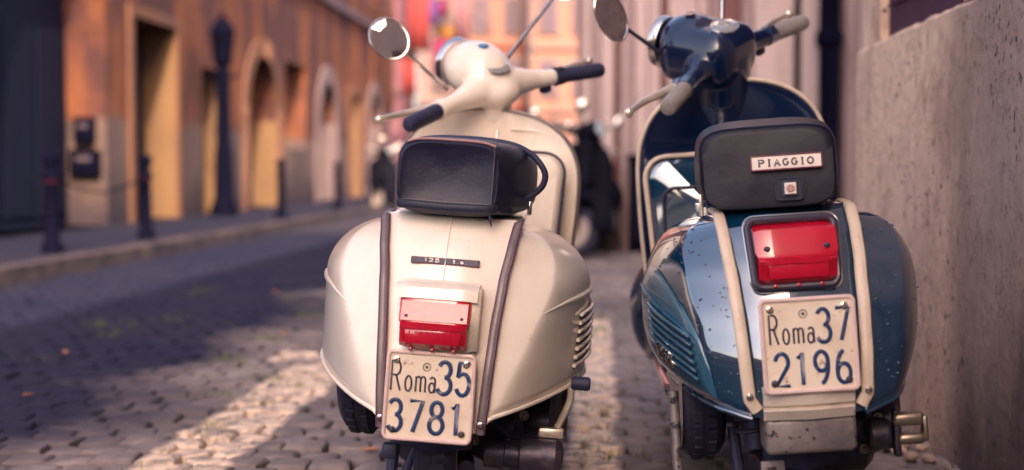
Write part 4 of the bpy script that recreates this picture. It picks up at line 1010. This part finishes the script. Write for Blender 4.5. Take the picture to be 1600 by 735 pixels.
        obj('stand_clamp', box(-.082, -.26, .205, .03, .03, .03, .006), M['rubber'], root)
    else:
        # polished tail bumper and the dirty guard under it
        bz = P['bump_z']
        pf = [[(x, y, z) for (y, z) in ((-.290, bz - .032), (-.322, bz - .030), (-.332, bz - .012), (-.324, bz - .006), (-.334, bz - .001), (-.336, bz + .026), (-.326, bz + .031), (-.28, bz + .031))] for x in (-.082, -.079, 0, .079, .082)]
        bt = [[Vector(q) * 1 + Vector((0, .012 * (abs(q[0]) / .08) ** 6, 0)) for q in r] for r in pf]
        obj('tail_bumper', loft(bt), M['bumper'], root, angle=30)
        obj('mud_guard_box', box(.002, -.262, bz - .062, .164, .10, .066, .010, 3), M['dirty_alloy'], root)
        pd = obj('kick_start', [box(.185, -.16, bz - .095, .012, .03, .09, .004), move(lathe([(.026, -.02), (.03, -.015), (.03, .015), (.026, .02)], 18, 'X'), .15, -.16, bz - .095)], M['engine'], root)
        obj('pedal', [box(.205, -.17, bz - .068, .060, .03, .026, .009, 3), box(.209, -.17, bz - .106, .052, .026, .022, .009, 3), box(.236, -.17, bz - .087, .010, .028, .050, .004)], M['old_alloy'], pd)
        obj('stand_leg', tube([(-.225, -.02, .33), (-.227, -.05, .20), (-.229, -.07, .13)], .0105, 12), M['dirty_alloy'], root)
        obj('stand_foot', tube([(-.229, -.068, .135), (-.232, -.08, .10), (-.234, -.09, .02), (-.234, -.09, .0)], [.014, .017, .022, .022], 12), M['rubber'], root)
        obj('stand_leg', tube([(-.11, -.02, .25), (-.105, -.06, .14), (-.10, -.09, .0)], .012, 10), M['rubber'], root)
        obj('mud_flap_support', box(-.060, -.22, .12, .045, .012, .20, .003), M['dirty_alloy'], root)
    # orientation
    root.rotation_euler = Euler((R(P['pitch']), R(P['roll']), R(P['yaw'])), 'XYZ')
    bpy.context.view_layer.update()
    inv = root.matrix_world.inverted()
    # mirrors: given in the street's space, turned into the scooter's own
    hp = {}
    for (c, base, rx_, rz_, nrm, rolld, sgl) in P['mirrors']:
        c = inv @ Vector(c); b0 = inv @ Vector(base)
        nrm = (inv.to_3x3() @ Vector(nrm)).normalized()
        q = nrm.to_track_quat('-Y', 'Z').to_matrix().to_4x4()
        Fm = Matrix.Translation(c) @ q @ Matrix.Rotation(R(rolld), 4, 'Y')
        mr = obj('mirror', T(T(lathe([(1, .004), (1.02, .5), (.9, 1.2), (.5, 1.9), (.01, 2.1)], 36, 'Y'), Matrix.Diagonal((rx_, .010, rz_, 1))), Fm), M['chrome'], head)
        obj('mirror_glass', T(T(lathe([(.96, -.05), (.95, -.09), (.5, -.11), (.01, -.12)], 36, 'Y'), Matrix.Diagonal((rx_, .010, rz_, 1))), Fm), M['mirror'], mr)
        obj('mirror_rim', T(tube([(rx_ * math.cos(k * PI / 18), 0, rz_ * math.sin(k * PI / 18)) for k in range(36)], .0028, 8, True), Fm), M['chrome'], mr)
        edge_ = Fm @ Vector((0, .014, 0)); d_ = (b0 - c).normalized()
        obj('mirror_stalk', tube([c + Vector((0, .012, 0)) + d_ * .03, c + d_ * ((b0 - c).length * .5), b0], [.0045, .0055, .0065], 10), M['chrome'] if sgl else M['rubber'], mr)
    return root

digits_w = [('R', .055, .55, .12, .33, .0022), ('o', .215, .55, .085, .17, .0021), ('m', .335, .55, .12, .17, .0021), ('a', .485, .55, .085, .17, .0021), ('3', .58, .545, .165, .36, .0046), ('5', .785, .545, .165, .36, .0046),
            ('3', .055, .10, .165, .35, .0046), ('7', .285, .10, .16, .35, .0046), ('8', .515, .10, .165, .35, .0046), ('1', .735, .10, .14, .35, .0046)]
digits_b = [('R', .085, .52, .10, .31, .0022), ('o', .225, .52, .075, .16, .0021), ('m', .335, .52, .115, .16, .0021), ('a', .485, .52, .08, .16, .0021), ('3', .585, .52, .155, .35, .0042), ('7', .785, .53, .15, .34, .0042),
            ('2', .12, .085, .16, .34, .0042), ('1', .33, .085, .13, .34, .0042), ('9', .53, .085, .16, .34, .0042), ('6', .76, .085, .16, .34, .0042)]
PW = dict(lever=.374, loc=(-.158, 3.02, 0), yaw=-3.0, roll=4.0, pitch=0, px=False, paint=M['cream'], trim=M['grey_trim'], trim_r=.0075, trim_low=.0,
  tail=[(.22, -.325), (.30, -.328), (.38, -.322), (.46, -.302), (.54, -.268), (.60, -.230), (.66, -.175), (.69, -.13)],
  strip=[(.22, .092), (.35, .100), (.45, .106), (.55, .115), (.62, .126), (.67, .134)],
  ztop=.655, zbot=.262, cowlbot=[(0, .275), (.25, .292), (.5, .345), (.75, .36), (1, .36)], v1=.60, ntop=2.0, ntop2=2.0, tuck=.0, tuckp=2, crease=(.10, .66, .50, 1.0, 1.5), m=1.55, WL=.284, WR=.288, yw=.06,
  lamp=(.146, .100, .472), lampx=-.004, plate=(-.004, -.344, .330), plate_tilt=3, plate_roll=0, rows=digits_w,
  seat=[(-.192, .086, .690, .805, 3.4), (-.199, .098, .676, .812, 4.2), (-.190, .105, .670, .820, 4.6), (-.10, .124, .668, .826, 4.2), (.02, .140, .668, .824, 4.5), (.18, .140, .668, .815, 4), (.36, .115, .668, .80, 3.5), (.46, .07, .672, .77, 3)],
  seat_slope=-.004, seat_yaw=-3.5, seat_dx=.004, shield_top=.925, shield_trim=M['grey_trim'], box_top=.81, box_w=.40, box_paint=M['cream'], box_trim=M['rubber'], box_tr=.004,
  head_y=.84, head_z=.975, steer=45, bar_z=.005, dial_y=-.012, dial_z=.070, dial_tilt=24, dial=(.034, .022), badge_pos=(0, .055, .110), grip=M['rubber'], grip_r=.0205,
  spare=(-.185, .10, .385),
  mirrors=[(at(609, 62, 3.72), at(700, 140, 3.86), .0475, .058, (.10, -1, .22), -38, True), (at(883, -26, 3.95), at(790, 95, 3.90), .06, .05, (-.1, -1, .05), 0, True)])
PB = dict(lever=.398, loc=(.573, 2.86, 0), yaw=-2.5, roll=-4.0, pitch=0, px=True, paint=M['blue'], trim=M['cream_trim'], trim_r=.0115, trim_low=.035, drops=True,
  tail=[(.22, -.312), (.32, -.318), (.42, -.312), (.50, -.292), (.58, -.255), (.64, -.210), (.69, -.150)],
  strip=[(.22, .098), (.35, .105), (.45, .110), (.55, .115), (.62, .120), (.69, .124)],
  ztop=.678, zbot=.318, cowlbot=[(0, .315), (.25, .330), (.5, .355), (.75, .36), (1, .36)], v1=.50, ntop=2.3, ntop2=2.3, tuck=.24, tuckp=2.8, crease=(.40, .48, .36, 3.2, 1.42), m=1.9, WL=.264, WR=.282, yw=.06,
  lamp=(.150, .112, .610), lampx=.0, plate=(.004, -.333, .448), plate_tilt=4, plate_roll=0, rows=digits_b, bump_z=.342,
  seat=[(-.172, .108, .700, .832, 4.6), (-.170, .121, .693, .840, 5.0), (-.160, .127, .690, .846, 5.0), (-.08, .130, .690, .850, 4), (.02, .140, .690, .865, 4), (.18, .145, .69, .84, 4), (.36, .12, .69, .81, 3.5), (.46, .07, .69, .78, 3)],
  seat_slope=-.018, seat_yaw=-6, seat_dx=-.010, shield_dx=.022, shield_top=.992, shield_trim=M['cream_trim'], box_top=.80, box_w=.42, box_paint=M['blue'], box_trim=M['cream_trim'], box_tr=.006,
  head_y=.84, head_z=1.04, steer=52, bar_z=.01, dial_y=-.018, dial_z=.101, dial_tilt=10, dial=(.043, .032), badge_pos=(0, .085, .120), grip=M['grip_grey'], grip_r=.0215,
  spare=(-.168, .10, .385),
  mirrors=[(at(954, 28, 3.60), at(1062, 108, 3.74), .040, .066, (.42, -1, .05), -22, False), (at(1127, -58, 3.78), at(1127, 40, 3.78), .06, .05, (-.1, -1, .05), 0, True)])
white = build_scooter(PW, 'cream scooter with black leather seat and grab strap, plate Roma 35 3781')
blue = build_scooter(PB, 'glossy dark blue scooter with cream seam trims beside the wall, plate Roma 37 2196')
M['black_paint'] = mat('black_paint', (.003, .003, .009), .7, 0, 0, spec=.1)
def darken(o):
    if o.type == 'MESH' and o.data.materials and o.data.materials[0] in (M['blue'], M['blue_deep'], M['blue_emboss'], M['cream_trim']):
        o.material_slots[0].link = 'OBJECT'; o.material_slots[0].material = M['black_paint']
    for q in [x for x in bpy.data.objects if x.parent == o]: darken(q)
# parked scooters farther down the street: copies of the blue one
for i, (px, Y, rz, lab) in enumerate([(928, 13.2, 172, 'dark scooter facing the camera, blurred in the gap between the two near scooters'), (882, 14.8, 160, 'dark scooter behind the cream leg shield, mostly hidden, left of the other dark one'),
                                      (612, 27, 175, 'small far dark scooter parked on the left just above the cream seat'), (596, 30, 185, 'farthest dark scooter parked by the left kerb')]):
    c = copy_tree(blue); p = at(px, 265, Y); c.location = (p.x, Y, 0); c.rotation_euler = (0, 0, R(rz)); c['label'] = lab; c['group'] = 'dark scooters parked down the street'
    darken(c)
bpy.context.view_layer.update()
